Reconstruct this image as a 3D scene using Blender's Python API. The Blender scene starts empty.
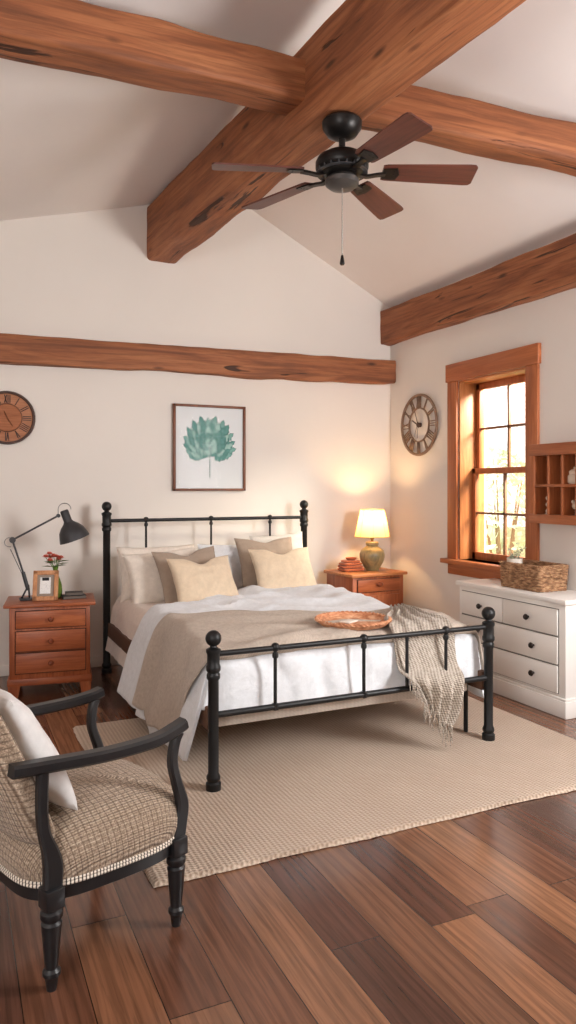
import bpy, bmesh, math, random
from mathutils import Vector, Matrix, Quaternion, noise as mnoise
random.seed(11)
PI = math.pi
COL = bpy.context.scene.collection
SC = bpy.context.scene

# ------------------------------------------------------------------ basics
def lin(c):
    def f(v):
        v /= 255.0
        return v/12.92 if v <= .04045 else ((v+.055)/1.055)**2.4
    return (f(c[0]), f(c[1]), f(c[2]), 1.0)

class NT:
    """tiny node-graph helper"""
    def __init__(s, name):
        s.m = bpy.data.materials.new(name); s.m.use_nodes = True
        s.t = s.m.node_tree; s.t.nodes.clear()
        s.out = s.t.nodes.new('ShaderNodeOutputMaterial')
        s.coord = None
    def node(s, typ, ins=None, **props):
        n = s.t.nodes.new(typ)
        for k, v in props.items(): setattr(n, k, v)
        for k, v in (ins or {}).items(): s.put(n.inputs[k], v)
        return n
    def put(s, sock, v):
        if isinstance(v, bpy.types.NodeSocket): s.t.links.new(v, sock)
        else: sock.default_value = v
    def obj(s):
        if s.coord is None: s.coord = s.node('ShaderNodeTexCoord').outputs['Object']
        return s.coord
    def mapping(s, scale=(1,1,1), rot=(0,0,0), loc=(0,0,0), vec=None):
        return s.node('ShaderNodeMapping', {'Vector': vec or s.obj(), 'Scale': scale, 'Rotation': rot, 'Location': loc}).outputs[0]
    def noise(s, vec, scale=5, detail=4, rough=.55, dist=0):
        return s.node('ShaderNodeTexNoise', {'Vector': vec, 'Scale': scale, 'Detail': detail, 'Roughness': rough, 'Distortion': dist}).outputs['Fac']
    def ramp(s, fac, stops, interp='LINEAR'):
        n = s.node('ShaderNodeValToRGB', {'Fac': fac}); cr = n.color_ramp; cr.interpolation = interp
        while len(cr.elements) > 1: cr.elements.remove(cr.elements[-1])
        for i, (p, c) in enumerate(stops):
            e = cr.elements[0] if i == 0 else cr.elements.new(p)
            e.position = p; e.color = c if len(c) == 4 else (*c, 1)
        return n.outputs['Color']
    def mix(s, fac, a, b, mode='MIX'):
        n = s.node('ShaderNodeMix', data_type='RGBA', blend_type=mode)
        s.put(n.inputs[0], fac); s.put(n.inputs[6], a); s.put(n.inputs[7], b)
        return n.outputs[2]
    def math(s, op, a, b=0.0, c=None):
        n = s.node('ShaderNodeMath', operation=op)
        s.put(n.inputs[0], a); s.put(n.inputs[1], b)
        if c is not None: s.put(n.inputs[2], c)
        return n.outputs[0]
    def sep(s, v):
        n = s.node('ShaderNodeSeparateXYZ'); s.put(n.inputs[0], v); return n.outputs
    def comb(s, x, y, z):
        n = s.node('ShaderNodeCombineXYZ')
        for i, v in enumerate((x, y, z)): s.put(n.inputs[i], v)
        return n.outputs[0]
    def bump(s, h, strength=.3, dist=.01, normal=None):
        d = {'Height': h, 'Strength': strength, 'Distance': dist}
        if normal: d['Normal'] = normal
        return s.node('ShaderNodeBump', d).outputs[0]
    def bsdf(s, color, rough=.6, metal=0.0, normal=None, spec=.5, **extra):
        b = s.node('ShaderNodeBsdfPrincipled')
        s.put(b.inputs['Base Color'], color); s.put(b.inputs['Roughness'], rough)
        b.inputs['Metallic'].default_value = metal
        b.inputs['Specular IOR Level'].default_value = spec
        if normal is not None: s.put(b.inputs['Normal'], normal)
        for k, v in extra.items(): s.put(b.inputs[k.replace('_', ' ')], v)
        s.t.links.new(b.outputs[0], s.out.inputs[0])
        return b

def paint(name, rgb, rough=.6, metal=0, vary=.06, vscale=6, bump=0.0, bscale=60, spec=.5):
    g = NT(name); c = lin(rgb)
    n = g.noise(g.obj(), vscale, 4)
    col = g.mix(g.ramp(n, [(.3, (0,0,0)), (.7, (1,1,1))]), tuple(v*(1-vary) for v in c[:3])+(1,), tuple(min(1, v*(1+vary)) for v in c[:3])+(1,))
    nm = g.bump(g.noise(g.obj(), bscale, 3), bump, .004) if bump else None
    g.bsdf(col, rough, metal, nm, spec)
    return g.m

def wood(name, dark, mid, light, axis='X', scale=1.0, rough=.5, cracks=0.0, bump=.25, knots=False):
    g = NT(name)
    s = [9*scale]*3; s['XYZ'.index(axis)] = .9*scale
    v = g.mapping(tuple(s))
    n1 = g.noise(v, 1.3, 6, .6, 1.2)
    col = g.ramp(n1, [(.28, lin(dark)), (.5, lin(mid)), (.74, lin(light))])
    s2 = [42*scale]*3; s2['XYZ'.index(axis)] = 1.6*scale
    n2 = g.noise(g.mapping(tuple(s2)), 1.6, 5, .65, .4)
    col = g.mix(g.ramp(n2, [(.35, (.55,)*3), (.55, (0,)*3)]), col, lin(dark))
    h = g.math('ADD', g.math('MULTIPLY', n1, .6), n2)
    if cracks:
        s3 = [15*scale]*3; s3['XYZ'.index(axis)] = 1.3*scale
        n3 = g.noise(g.mapping(tuple(s3), loc=(3.1, 1.7, .4)), 1.0, 3, .5, 1.6)
        ck = g.ramp(n3, [(.0, (1,)*3), (.30, (1,)*3), (.335, (0,)*3)])
        ck = g.math('MULTIPLY', ck, cracks)
        col = g.mix(ck, col, tuple(x*.32 for x in lin(dark)[:3])+(1,))
        h = g.math('SUBTRACT', h, g.math('MULTIPLY', ck, 2.2))
    if knots:
        vo = g.node('ShaderNodeTexVoronoi', {'Vector': g.mapping(tuple((2.2 if a == axis else 7) for a in 'XYZ')), 'Scale': 1.0}).outputs['Distance']
        kk = g.ramp(vo, [(.05, (.85,)*3), (.14, (0,)*3)])
        col = g.mix(kk, col, tuple(x*.35 for x in lin(dark)[:3])+(1,))
    g.bsdf(col, rough, 0, g.bump(h, bump, .006), .4)
    return g.m

def fabric(name, rgb, rough=.9, weave=1500, var=.07, bump=.25, sheen=.2, big=0.0):
    g = NT(name); c = lin(rgb); o = g.obj()
    x, y, z = g.sep(o)
    w1 = g.math('SINE', g.math('MULTIPLY', g.math('ADD', x, g.math('MULTIPLY', z, .7)), weave))
    w2 = g.math('SINE', g.math('MULTIPLY', g.math('ADD', y, g.math('MULTIPLY', z, .7)), weave))
    w = g.math('MULTIPLY', w1, w2)
    n = g.noise(o, 35, 4)
    f = g.math('ADD', g.math('MULTIPLY', w, .22), n)
    col = g.mix(g.ramp(f, [(.3, (0,0,0)), (.75, (1,1,1))]), tuple(v*(1-var) for v in c[:3])+(1,), tuple(min(1, v*(1+var)) for v in c[:3])+(1,))
    h = f
    nm = g.bump(h, bump, .003)
    if big:
        nm = g.bump(g.noise(g.mapping((1, 1, 1)), 9, 3, .5, .6), big, .03, nm)
    g.bsdf(col, rough, 0, nm, .2, Sheen_Weight=sheen, Sheen_Roughness=.5)
    return g.m

# ------------------------------------------------------------------ object helpers
def link(name, me, mat, parent=None, smooth=True):
    o = bpy.data.objects.new(name, me)
    COL.objects.link(o)
    if mat is not None:
        for m in (mat if isinstance(mat, (list, tuple)) else [mat]): me.materials.append(m)
    for p in me.polygons: p.use_smooth = smooth
    if parent: o.parent = parent
    return o

def obj(name, bm, mat, parent=None, smooth=True, angle=40):
    bmesh.ops.recalc_face_normals(bm, faces=bm.faces)
    if smooth:
        for e in bm.edges:
            if len(e.link_faces) == 2:
                e.smooth = e.calc_face_angle(0) < math.radians(angle)
    me = bpy.data.meshes.new(name); bm.to_mesh(me); bm.free()
    return link(name, me, mat, parent, smooth)

def tag(o, label, cat, group=None):
    o['label'] = label; o['category'] = cat
    if group: o['group'] = group
    return o
def thing(name, label, cat, loc=(0,0,0), rotz=0, group=None):
    o = bpy.data.objects.new(name, None); COL.objects.link(o)
    o.empty_display_size = .05
    o.location = loc; o.rotation_euler = (0, 0, rotz)
    return tag(o, label, cat, group)
def struct(o):
    o['kind'] = 'structure'; return o
def dup(root, loc, rotz, label):
    r = root.copy(); COL.objects.link(r); r.location = loc; r.rotation_euler = (0, 0, rotz); r['label'] = label
    for ch in list(root.children):
        c = ch.copy(); COL.objects.link(c); c.parent = r
        for gch in ch.children:
            d = gch.copy(); COL.objects.link(d); d.parent = c
    return r

# ------------------------------------------------------------------ shape helpers (append to a bmesh)
def box(bm, x0, x1, y0, y1, z0, z1, bev=0.0, seg=2, M=None):
    t = bmesh.new()
    bmesh.ops.create_cube(t, size=1)
    for v in t.verts:
        v.co = Vector(((x0+x1)/2+v.co.x*(x1-x0), (y0+y1)/2+v.co.y*(y1-y0), (z0+z1)/2+v.co.z*(z1-z0)))
    if bev: bmesh.ops.bevel(t, geom=list(t.edges), offset=bev, segments=seg, profile=.5, affect='EDGES')
    merge(bm, t, M)
    return bm
def merge(bm, t, M=None):
    if M is not None: bmesh.ops.transform(t, matrix=M, verts=t.verts)
    me = bpy.data.meshes.new('tmp'); t.to_mesh(me); t.free()
    bm.from_mesh(me); bpy.data.meshes.remove(me)
def BX(*a, **k): return box(bmesh.new(), *a, **k)

def tube(bm, pts, rad, sides=10, cap=True, squash=None):
    pts = [Vector(p) for p in pts]; n = len(pts)
    if not isinstance(rad, (list, tuple)): rad = [rad]*n
    rings = []; prev = None
    for i, p in enumerate(pts):
        d = (pts[min(i+1, n-1)]-pts[max(i-1, 0)]).normalized()
        if prev is None:
            up = Vector((0,0,1)) if abs(d.z) < .9 else Vector((0,1,0))
            a = d.cross(up).normalized()
        else:
            a = (prev-d*prev.dot(d)).normalized()
        prev = a; b = d.cross(a)
        r = rad[i]
        rings.append([bm.verts.new(p+(a*math.cos(t)+b*math.sin(t))*r) for t in [2*PI*k/sides for k in range(sides)]])
    for i in range(n-1):
        for k in range(sides):
            bm.faces.new((rings[i][k], rings[i][(k+1)%sides], rings[i+1][(k+1)%sides], rings[i+1][k]))
    if cap:
        bm.faces.new(rings[0][::-1]); bm.faces.new(rings[-1])
    return bm
def TB(*a, **k): return tube(bmesh.new(), *a, **k)

def lathe(bm, prof, sides=24, M=None, cap=True):
    """prof: list of (r,z)"""
    t = bmesh.new(); rings = []
    for r, z in prof:
        if r < 1e-5: rings.append([t.verts.new((0,0,z))])
        else: rings.append([t.verts.new((r*math.cos(2*PI*k/sides), r*math.sin(2*PI*k/sides), z)) for k in range(sides)])
    for i in range(len(rings)-1):
        A, B = rings[i], rings[i+1]
        for k in range(sides):
            k2 = (k+1) % sides
            if len(A) == 1 and len(B) == 1: continue
            if len(A) == 1: t.faces.new((A[0], B[k2], B[k]))
            elif len(B) == 1: t.faces.new((A[k], A[k2], B[0]))
            else: t.faces.new((A[k], A[k2], B[k2], B[k]))
    if cap:
        if len(rings[0]) > 1: t.faces.new(rings[0][::-1])
        if len(rings[-1]) > 1: t.faces.new(rings[-1])
    merge(bm, t, M); return bm
def LT(*a, **k): return lathe(bmesh.new(), *a, **k)
def ball(r, c, n=8):
    return [(r*math.sin(PI*i/n), c-r*math.cos(PI*i/n)) for i in range(n+1)]

def prism(bm, poly, z0, z1, M=None):
    t = bmesh.new()
    a = [t.verts.new((x, y, z0)) for x, y in poly]; b = [t.verts.new((x, y, z1)) for x, y in poly]
    t.faces.new(a[::-1]); t.faces.new(b)
    for i in range(len(poly)):
        j = (i+1) % len(poly); t.faces.new((a[i], a[j], b[j], b[i]))
    merge(bm, t, M); return bm

def sweep_rect(bm, pts, widths, thick, side):
    """rounded rectangular bar following pts; widths in the plane normal to 'side', thickness along side"""
    pts = [Vector(p) for p in pts]; n = len(pts); side = Vector(side).normalized(); rings = []
    for i, p in enumerate(pts):
        d = (pts[min(i+1, n-1)]-pts[max(i-1, 0)]).normalized()
        u = d.cross(side).normalized()
        w = widths[i] if isinstance(widths, (list, tuple)) else widths
        th = thick[i] if isinstance(thick, (list, tuple)) else thick
        ring = []
        c = min(w, th)*.22
        for (a, b) in ((w/2-c, th/2), (w/2, th/2-c), (w/2, -th/2+c), (w/2-c, -th/2), (-w/2+c, -th/2), (-w/2, -th/2+c), (-w/2, th/2-c), (-w/2+c, th/2)):
            ring.append(bm.verts.new(p+u*a+side*b))
        rings.append(ring)
    for i in range(n-1):
        for k in range(8):
            bm.faces.new((rings[i][k], rings[i][(k+1)%8], rings[i+1][(k+1)%8], rings[i+1][k]))
    bm.faces.new(rings[0][::-1]); bm.faces.new(rings[-1])
    return bm

def spline(pts, n=8):
    P = [Vector(p) for p in pts]; out = []
    for i in range(len(P)-1):
        p0, p1, p2, p3 = P[max(i-1, 0)], P[i], P[i+1], P[min(i+2, len(P)-1)]
        for k in range(n):
            t = k/n
            out.append(.5*((2*p1)+(p2-p0)*t+(2*p0-5*p1+4*p2-p3)*t*t+(3*p1-p0-3*p2+p3)*t**3))
    out.append(P[-1]); return out

def grid(fn, nu, nv, closed_u=False):
    bm = bmesh.new()
    V = [[bm.verts.new(fn(i/(nu-1) if not closed_u else i/nu, j/(nv-1))) for j in range(nv)] for i in range(nu)]
    for i in range(nu if closed_u else nu-1):
        for j in range(nv-1):
            bm.faces.new((V[i][j], V[(i+1)%nu][j], V[(i+1)%nu][j+1], V[i][j+1]))
    return bm
def nz(x, y=0, z=0): return mnoise.noise(Vector((x, y, z)))
def sm(t): t = max(0, min(1, t)); return t*t*(3-2*t)

# ------------------------------------------------------------------ materials
beam_wood = wood('beam_wood', (98,56,34), (150,91,57), (178,117,77), 'X', .8, .62, cracks=.95, bump=.5, knots=True)
trim_wood = {a: wood('trim_wood_'+a, (144,80,44), (172,100,60), (190,118,76), a, 1.3, .42, bump=.08) for a in 'XYZ'}
stand_wood = {a: wood('stand_wood_'+a, (122,60,32), (160,86,50), (180,106,66), a, 1.5, .38, bump=.08) for a in 'XYZ'}
oak_wood = {a: wood('pale_wood_'+a, (152,90,50), (188,120,74), (206,144,96), a, 1.4, .42, bump=.08) for a in 'XYZ'}
black_iron = paint('black_iron', (26,26,27), .45, .3, .15, 20, .06, 90)
dark_metal = paint('dark_metal', (62,62,65), .45, .4, .1, 20)
bronze = paint('oil_bronze', (30,27,26), .38, .6, .15, 10)
steel = paint('steel', (150,148,145), .3, .9, .08, 20)
white_paint = paint('white_paint', (226,222,217), .42, 0, .015, 3, .03, 30)
black_wood = paint('black_wood', (27,27,29), .36, 0, .2, 14, .08, 40, .5)
linen_white = fabric('linen_white', (226,229,233), big=.3)
linen_cream = fabric('linen_cream', (224,208,196), big=.18)
linen_pillow = fabric('linen_pillow', (236,226,214), big=.2)
taupe = fabric('taupe_linen', (166,148,132), big=.15, weave=1600)
gold_cream = fabric('cream_linen', (222,202,176), big=.12, weave=1600)
pale_grey = fabric('pale_grey_linen', (206,200,194), big=.15)
base_cloth = fabric('base_cloth', (196,184,172), weave=300)
brown_cloth = paint('brown_side', (92,62,44), .7)
clay_cloth = fabric('clay_cloth', (176,96,60), weave=260, bump=.4)

def plaster(name, rgb):
    g = NT(name); c = lin(rgb)
    n = g.noise(g.obj(), 1.4, 4, .5, .3)
    col = g.mix(g.ramp(n, [(.3, (0,)*3), (.7, (1,)*3)]), tuple(v*.96 for v in c[:3])+(1,), c)
    g.bsdf(col, .85, 0, g.bump(g.noise(g.obj(), 22, 4), .07, .01), .2)
    return g.m
wall_mat = plaster('wall_plaster', (229,222,215))
ceil_mat = plaster('ceiling_plaster', (232,225,221))

def floor_material():
    g = NT('plank_floor'); x, y, z = g.sep(g.obj())
    W, L = .168, 1.5
    xs = g.math('DIVIDE', x, W); ix = g.math('FLOOR', xs); fx = g.math('FRACT', xs)
    r1 = g.node('ShaderNodeTexWhiteNoise', {'W': ix}, noise_dimensions='1D').outputs['Value']
    ys = g.math('ADD', g.math('DIVIDE', y, L), g.math('MULTIPLY', r1, 7.3)); iy = g.math('FLOOR', ys); fy = g.math('FRACT', ys)
    rid = g.node('ShaderNodeTexWhiteNoise', {'Vector': g.comb(ix, iy, 6.0)}, noise_dimensions='3D').outputs['Value']
    base = g.ramp(rid, [(0, lin((84,56,46))), (.16, lin((110,72,54))), (.32, lin((142,97,70))), (.46, lin((92,60,49))), (.6, lin((120,76,55))), (.72, lin((156,110,80))), (.84, lin((86,58,49))), (1, lin((130,84,61)))])
    off = g.math('MULTIPLY', rid, 31.0)
    gv = g.comb(g.math('ADD', g.math('MULTIPLY', x, 22), off), g.math('MULTIPLY', y, 1.3), off)
    n1 = g.noise(gv, 1.0, 7, .62, 1.3)
    gv2 = g.comb(g.math('ADD', g.math('MULTIPLY', x, 120), off), g.math('MULTIPLY', y, 4), off)
    n2 = g.noise(gv2, 1.0, 4, .6, .3)
    wv = g.node('ShaderNodeTexWave', {'Vector': g.comb(g.math('ADD', g.math('MULTIPLY', x, 7), off), g.math('MULTIPLY', y, .55), off), 'Scale': 1.2, 'Distortion': 15.0, 'Detail': 4.0, 'Detail Scale': .8}, wave_type='BANDS', bands_direction='X').outputs['Fac']
    col = g.mix(g.ramp(n1, [(.32, (.75,)*3), (.58, (0,)*3)]), base, g.mix(.5, base, (0.012, .006, .004, 1)))
    col = g.mix(g.ramp(wv, [(.5, (0,)*3), (.95, (.6,)*3)]), col, g.mix(.5, base, (.012, .006, .004, 1)))
    col = g.mix(g.ramp(n2, [(.36, (.3,)*3), (.5, (0,)*3)]), col, (.02, .009, .005, 1))
    e = g.math('MINIMUM', g.math('MULTIPLY', g.math('MINIMUM', fx, g.math('SUBTRACT', 1, fx)), W),
               g.math('MULTIPLY', g.math('MINIMUM', fy, g.math('SUBTRACT', 1, fy)), L))
    gap = g.ramp(g.math('MULTIPLY', e, 100), [(.08, (1,)*3), (.2, (0,)*3)])
    col = g.mix(gap, col, (.012, .007, .005, 1))
    h = g.math('SUBTRACT', g.math('ADD', g.math('MULTIPLY', n1, .25), g.math('MULTIPLY', n2, .2)), gap)
    rough = g.math('ADD', g.math('MULTIPLY', n1, .2), .11)
    g.bsdf(col, rough, 0, g.bump(h, .16, .003), .6)
    return g.m
floor_mat = floor_material()

def rug_material():
    g = NT('woven_rug'); x, y, z = g.sep(g.obj())
    n = g.noise(g.obj(), 30, 3); nw = g.math('MULTIPLY', g.math('SUBTRACT', n, .5), 1.2)
    a = g.math('SINE', g.math('ADD', g.math('MULTIPLY', x, 330), nw))
    row = g.math('ADD', g.math('MULTIPLY', y, 420), g.math('MULTIPLY', g.math('SINE', g.math('MULTIPLY', x, 165)), 1.3))
    b = g.math('SINE', g.math('ADD', row, nw))
    h = g.math('ADD', g.math('MULTIPLY', a, .45), g.math('MULTIPLY', b, .55))
    n2 = g.noise(g.obj(), 3.0, 3)
    f = g.math('ADD', g.math('MULTIPLY', h, .34), .5)
    col = g.ramp(f, [(.1, lin((156,134,118))), (.5, lin((202,182,163))), (.9, lin((222,205,188)))])
    col = g.mix(g.ramp(n2, [(.35, (.25,)*3), (.65, (0,)*3)]), col, lin((178,154,134)))
    fine = g.noise(g.obj(), 260, 3, .7)
    col = g.mix(g.ramp(fine, [(.35, (.3,)*3), (.6, (0,)*3)]), col, lin((156,132,110)))
    g.bsdf(col, .95, 0, g.bump(g.math('ADD', h, fine), .6, .006), .1, Sheen_Weight=.1)
    return g.m

def knit_material(name, c0, c1, freq=330):
    g = NT(name); x, y, z = g.sep(g.obj())
    u = g.math('ADD', x, z); v = g.math('ADD', y, g.math('MULTIPLY', z, .6))
    n = g.noise(g.obj(), 60, 3)
    a = g.math('SINE', g.math('ADD', g.math('MULTIPLY', u, freq), g.math('MULTIPLY', n, 3)))
    b = g.math('SINE', g.math('ADD', g.math('MULTIPLY', v, freq*.8), g.math('MULTIPLY', n, 3)))
    h = g.math('MULTIPLY', a, b)
    col = g.ramp(g.math('ADD', g.math('MULTIPLY', h, .35), g.math('ADD', .12, g.math('MULTIPLY', n, .75))), [(.15, lin(c0)), (.7, lin(c1))])
    g.bsdf(col, .95, 0, g.bump(h, .5, .005), .1, Sheen_Weight=.2)
    return g.m

def tweed_material(name, ax):
    g = NT(name); c = g.sep(g.obj())
    n = g.noise(g.obj(), 22, 3); j = g.math('MULTIPLY', g.math('SUBTRACT', n, .5), .005)
    p = [g.math('ADD', c[ax[0]], j), g.math('ADD', c[ax[1]], j)]
    if ax == (0, 1):
        tc = g.node('ShaderNodeTexCoord').outputs['Normal']; nn_ = g.sep(tc); zz = g.math('SUBTRACT', c[2], .40)
        p = [g.math('SUBTRACT', p[k], g.math('MULTIPLY', zz, nn_[k])) for k in (0, 1)]
    def lines(v, pitch, lo):
        f = g.math('ABSOLUTE', g.math('SUBTRACT', g.math('FRACT', g.math('DIVIDE', v, pitch)), .5))
        return g.ramp(f, [(0, (1,)*3), (lo, (1,)*3), (lo+.1, (0,)*3)])
    la = lines(p[0], .019, .05); lb = lines(p[1], .019, .04)
    ribs = g.math('SINE', g.math('MULTIPLY', p[1], 700))
    fine = g.noise(g.obj(), 180, 3, .7)
    base = g.ramp(g.math('ADD', fine, g.math('MULTIPLY', ribs, .10)), [(.3, lin((120,102,86))), (.5, lin((164,144,124))), (.72, lin((206,188,168)))])
    col = g.mix(g.math('MULTIPLY', la, .5), base, lin((84,66,54)))
    col = g.mix(g.math('MULTIPLY', lb, .5), col, lin((88,70,58)))
    h = g.math('SUBTRACT', g.math('ADD', fine, g.math('MULTIPLY', ribs, .3)), g.math('ADD', g.math('MULTIPLY', la, .5), g.math('MULTIPLY', lb, .4)))
    g.bsdf(col, .95, 0, g.bump(h, .6, .005), .1, Sheen_Weight=.15)
    return g.m

def wicker_material(name, c0, c1, c2):
    g = NT(name)
    n = g.noise(g.mapping((26, 26, 90)), 1, 3, .5, .3)
    g.bsdf(g.ramp(n, [(.3, lin(c0)), (.5, lin(c1)), (.72, lin(c2))]), .7, 0, g.bump(n, .4, .004), .3)
    return g.m
wicker = wicker_material('wicker', (96,66,46), (160,120,88), (206,168,130))
rattan = wicker_material('rattan', (164,104,72), (206,144,106), (232,188,152))

def glass_material(name, tint, gloss=.12):
    g = NT(name)
    tr = g.node('ShaderNodeBsdfTransparent', {'Color': tint})
    gl = g.node('ShaderNodeBsdfGlossy', {'Color': (1,1,1,1), 'Roughness': .03})
    lw = g.node('ShaderNodeLayerWeight', {'Blend': .25}).outputs['Fresnel']
    mx = g.node('ShaderNodeMixShader', {0: g.math('MULTIPLY', lw, gloss*4)})
    g.t.links.new(tr.outputs[0], mx.inputs[1]); g.t.links.new(gl.outputs[0], mx.inputs[2])
    g.t.links.new(mx.outputs[0], g.out.inputs[0])
    return g.m
pane_glass = glass_material('pane_glass', (.97,.98,.98,1))
green_glass = glass_material('green_glass', lin((150,178,96)), .3)
clear_glass = glass_material('clear_glass', (.9,.92,.9,1), .3)

# ------------------------------------------------------------------ room (metres; camera stands at x=0, y=0)
XR, YB, XL, YF = 3.62, 5.62, -1.75, -1.6
def zl(x, y): return 3.53+.27*(x-1.3)-.05*(y-YB)
def zr(x): return 2.98+.50*(XR-x)
def ridge(y):  # x where the two slopes meet
    return (2.98+.5*XR-3.53+.27*1.3+.05*(y-YB))/(.27+.5)

struct(obj('floor', BX(XL, XR+.3, YF, YB+.2, -.1, 0), floor_mat, smooth=False))
# back wall follows the gable
bm = bmesh.new()
rb = ridge(YB)
prism(bm, [(XL, 0), (XR, 0), (XR, zr(XR)+.02), (rb, zr(rb)+.02), (XL, zl(XL, YB)+.02)], -.18, 0, Matrix.Translation((0, YB, 0)) @ Matrix.Rotation(PI/2, 4, 'X'))
struct(obj('wall_back', bm, wall_mat, smooth=False))
# right wall with window opening
WY0, WY1, WZ0, WZ1, WT = 3.885, 4.64, .79, 2.19, .27
bm = bmesh.new()
for a in ((YF, WY0, 0, 3.0), (WY1, YB+.18, 0, 3.0), (WY0, WY1, 0, WZ0), (WY0, WY1, WZ1, 3.0)):
    box(bm, XR, XR+WT, a[0], a[1], a[2], a[3])
struct(obj('wall_right', bm, wall_mat, smooth=False))
bm = bmesh.new()
box(bm, XL-.15, XL, YF, YB+.18, 0, 3.3)
struct(obj('wall_left', bm, wall_mat, smooth=False))
struct(obj('wall_front', BX(XL-.15, XR+WT, YF-.15, YF, 0, 4.6), wall_mat, smooth=False))
# ceiling: two slopes
bm = bmesh.new()
y0, y1 = YF, YB+.18
r0, r1 = ridge(y0), ridge(y1)
pts = lambda dz: [bm.verts.new(p) for p in ((XL-.15, y0, zl(XL-.15, y0)+dz), (r0, y0, zr(r0)+dz), (XR+WT, y0, zr(XR+WT)+dz),
                                     (XL-.15, y1, zl(XL-.15, y1)+dz), (r1, y1, zr(r1)+dz), (XR+WT, y1, zr(XR+WT)+dz))]
A = pts(0); B = pts(.12)
for P, rev in ((A, False), (B, True)):
    bm.faces.new((P[0], P[1], P[4], P[3])); bm.faces.new((P[1], P[2], P[5], P[4]))
for a, b in ((0,1),(1,2),(2,5),(5,4),(4,3),(3,0)): bm.faces.new((A[a], A[b], B[b], B[a]))
struct(obj('ceiling', bm, ceil_mat, smooth=False))
struct(obj('baseboard_back', BX(XL, XR, YB-.016, YB, 0, .075, .004), wall_mat))
struct(obj('baseboard_right', BX(XR-.016, XR, YF, YB, 0, .075, .004), wall_mat))

# ------------------------------------------------------------------ beams
def beam_mesh(L, w, h, seed, amp=.008, low=.012, cham=.04, step=.07):
    """rough-hewn timber along +X, centred on Y, from z=0 up to z=h"""
    bm = bmesh.new(); n = max(4, int(L/step)); rings = []
    for i in range(n+1):
        x = L*i/n
        lw = w*(1+.05*nz(x*.8, seed)) ; dz = low*nz(x*.9, seed+7.3)+low*.8*nz(x*2.6, seed+2.2)
        c1 = cham*(.55+.9*abs(nz(x*1.4, seed+11))); c2 = cham*(.55+.9*abs(nz(x*1.3, seed+17)))
        pr = []
        def arc(cx, cy, r, a0):
            for k in range(4):
                a = a0+PI/2*k/3; pr.append((cx+r*math.cos(a), cy+r*math.sin(a)))
        y0_, y1_ = -lw/2, lw/2
        arc(y0_+c1, dz+c1, c1, PI); 
        for t in (.25, .5, .75): pr.append((y0_+c1+(lw-c1-c2)*t, dz))
        arc(y1_-c2, dz+c2, c2, 1.5*PI)
        for t in (.25, .5, .75): pr.append((y1_, dz+c2+(h-dz-2*c2)*t))
        arc(y1_-c2*.6, h-c2*.6, c2*.6, 0)
        for t in (.25, .5, .75): pr.append((y1_-(lw)*t, h))
        arc(y0_+c1*.6, h-c1*.6, c1*.6, PI/2)
        for t in (.25, .5, .75): pr.append((y0_, h-(h-dz-c1)*t))
        ring = []
        for (yy, zz) in pr:
            k = amp*nz(x*3.2, yy*9+seed, zz*9)+amp*.5*nz(x*9, yy*22+seed, zz*22)
            ry, rz = yy, zz-h/2
            l = math.hypot(ry, rz) or 1
            ring.append(bm.verts.new((x, yy+ry/l*k, zz+rz/l*k)))
        rings.append(ring)
    m = len(rings[0])
    for i in range(n):
        for k in range(m):
            bm.faces.new((rings[i][k], rings[i][(k+1)%m], rings[i+1][(k+1)%m], rings[i+1][k]))
    bm.faces.new(rings[0][::-1]); bm.faces.new(rings[-1])
    return bm
def beam(p0, p1, w, h, seed, label, **k):
    p0, p1 = Vector(p0), Vector(p1); d = p1-p0
    o = obj('ceiling_beam', beam_mesh(d.length, w, h, seed, **k), beam_wood, angle=50)
    x = d.normalized(); y = Vector((0,0,1)).cross(x).normalized(); z = x.cross(y)
    o.matrix_world = Matrix.Translation(p0) @ Matrix((x, y, z)).transposed().to_4x4()
    return tag(o, label, 'beam', 'rough timber beams')
def mbx(y): return 1.51+.082*(YB-y)
beam((mbx(YB+.05), YB+.05, 3.13), (mbx(-.6), -.6, 3.13), .245, .42, 1.0, 'massive rough-hewn timber ridge beam that the ceiling fan hangs from', cham=.05)
beam((1.60, 3.33, 3.262), (-1.0, 3.02, 3.03), .21, .205, 5.0, 'dark rough timber cross beam joining the left side of the ridge beam')
beam((1.74, 3.36, 3.285), (3.62, 2.60, 2.885), .18, .205, 9.0, 'rough timber cross beam running right from behind the ceiling fan')
beam((XL, YB-.045, 2.205), (XR-.002, YB-.045, 2.285), .10, .205, 13.0, 'wavy horizontal timber beam across the back wall above the framed picture', low=.022, cham=.022)
beam((XR-.05, YB-.002, 2.635), (XR-.05, YF, 2.60), .115, .305, 17.0, 'timber beam along the top of the right wall above the window', cham=.025)

# ------------------------------------------------------------------ window
win = bpy.data.objects.new('window_1', None); COL.objects.link(win); struct(win)
win.location = (XR, (WY0+WY1)/2, 0); wy = (WY0+WY1)/2
def W(name, mat, *boxes, bev=.004, parent=win):
    bm = bmesh.new()
    for b in boxes: box(bm, b[0]-XR, b[1]-XR, b[2]-wy, b[3]-wy, b[4], b[5], bev)
    return obj(name, bm, mat, parent)
cas = XR-.024
W('casing', trim_wood['Z'], (cas, XR, WY1, WY1+.115, WZ0, WZ1)), W('casing', trim_wood['Z'], (cas, XR, WY0-.115, WY0, WZ0, WZ1))
W('head_casing', trim_wood['Y'], (cas-.008, XR, WY0-.13, WY1+.13, WZ1, WZ1+.14))
W('sill', trim_wood['Y'], (XR-.07, XR+.13, WY0-.14, WY1+.15, WZ0-.035, WZ0))
W('apron', trim_wood['Y'], (cas, XR, WY0-.11, WY1+.11, WZ0-.12, WZ0-.035))
W('jamb', oak_wood['Z'], (XR, XR+.24, WY1-.018, WY1, WZ0, WZ1)), W('jamb', oak_wood['Z'], (XR, XR+.24, WY0, WY0+.018, WZ0, WZ1))
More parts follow.
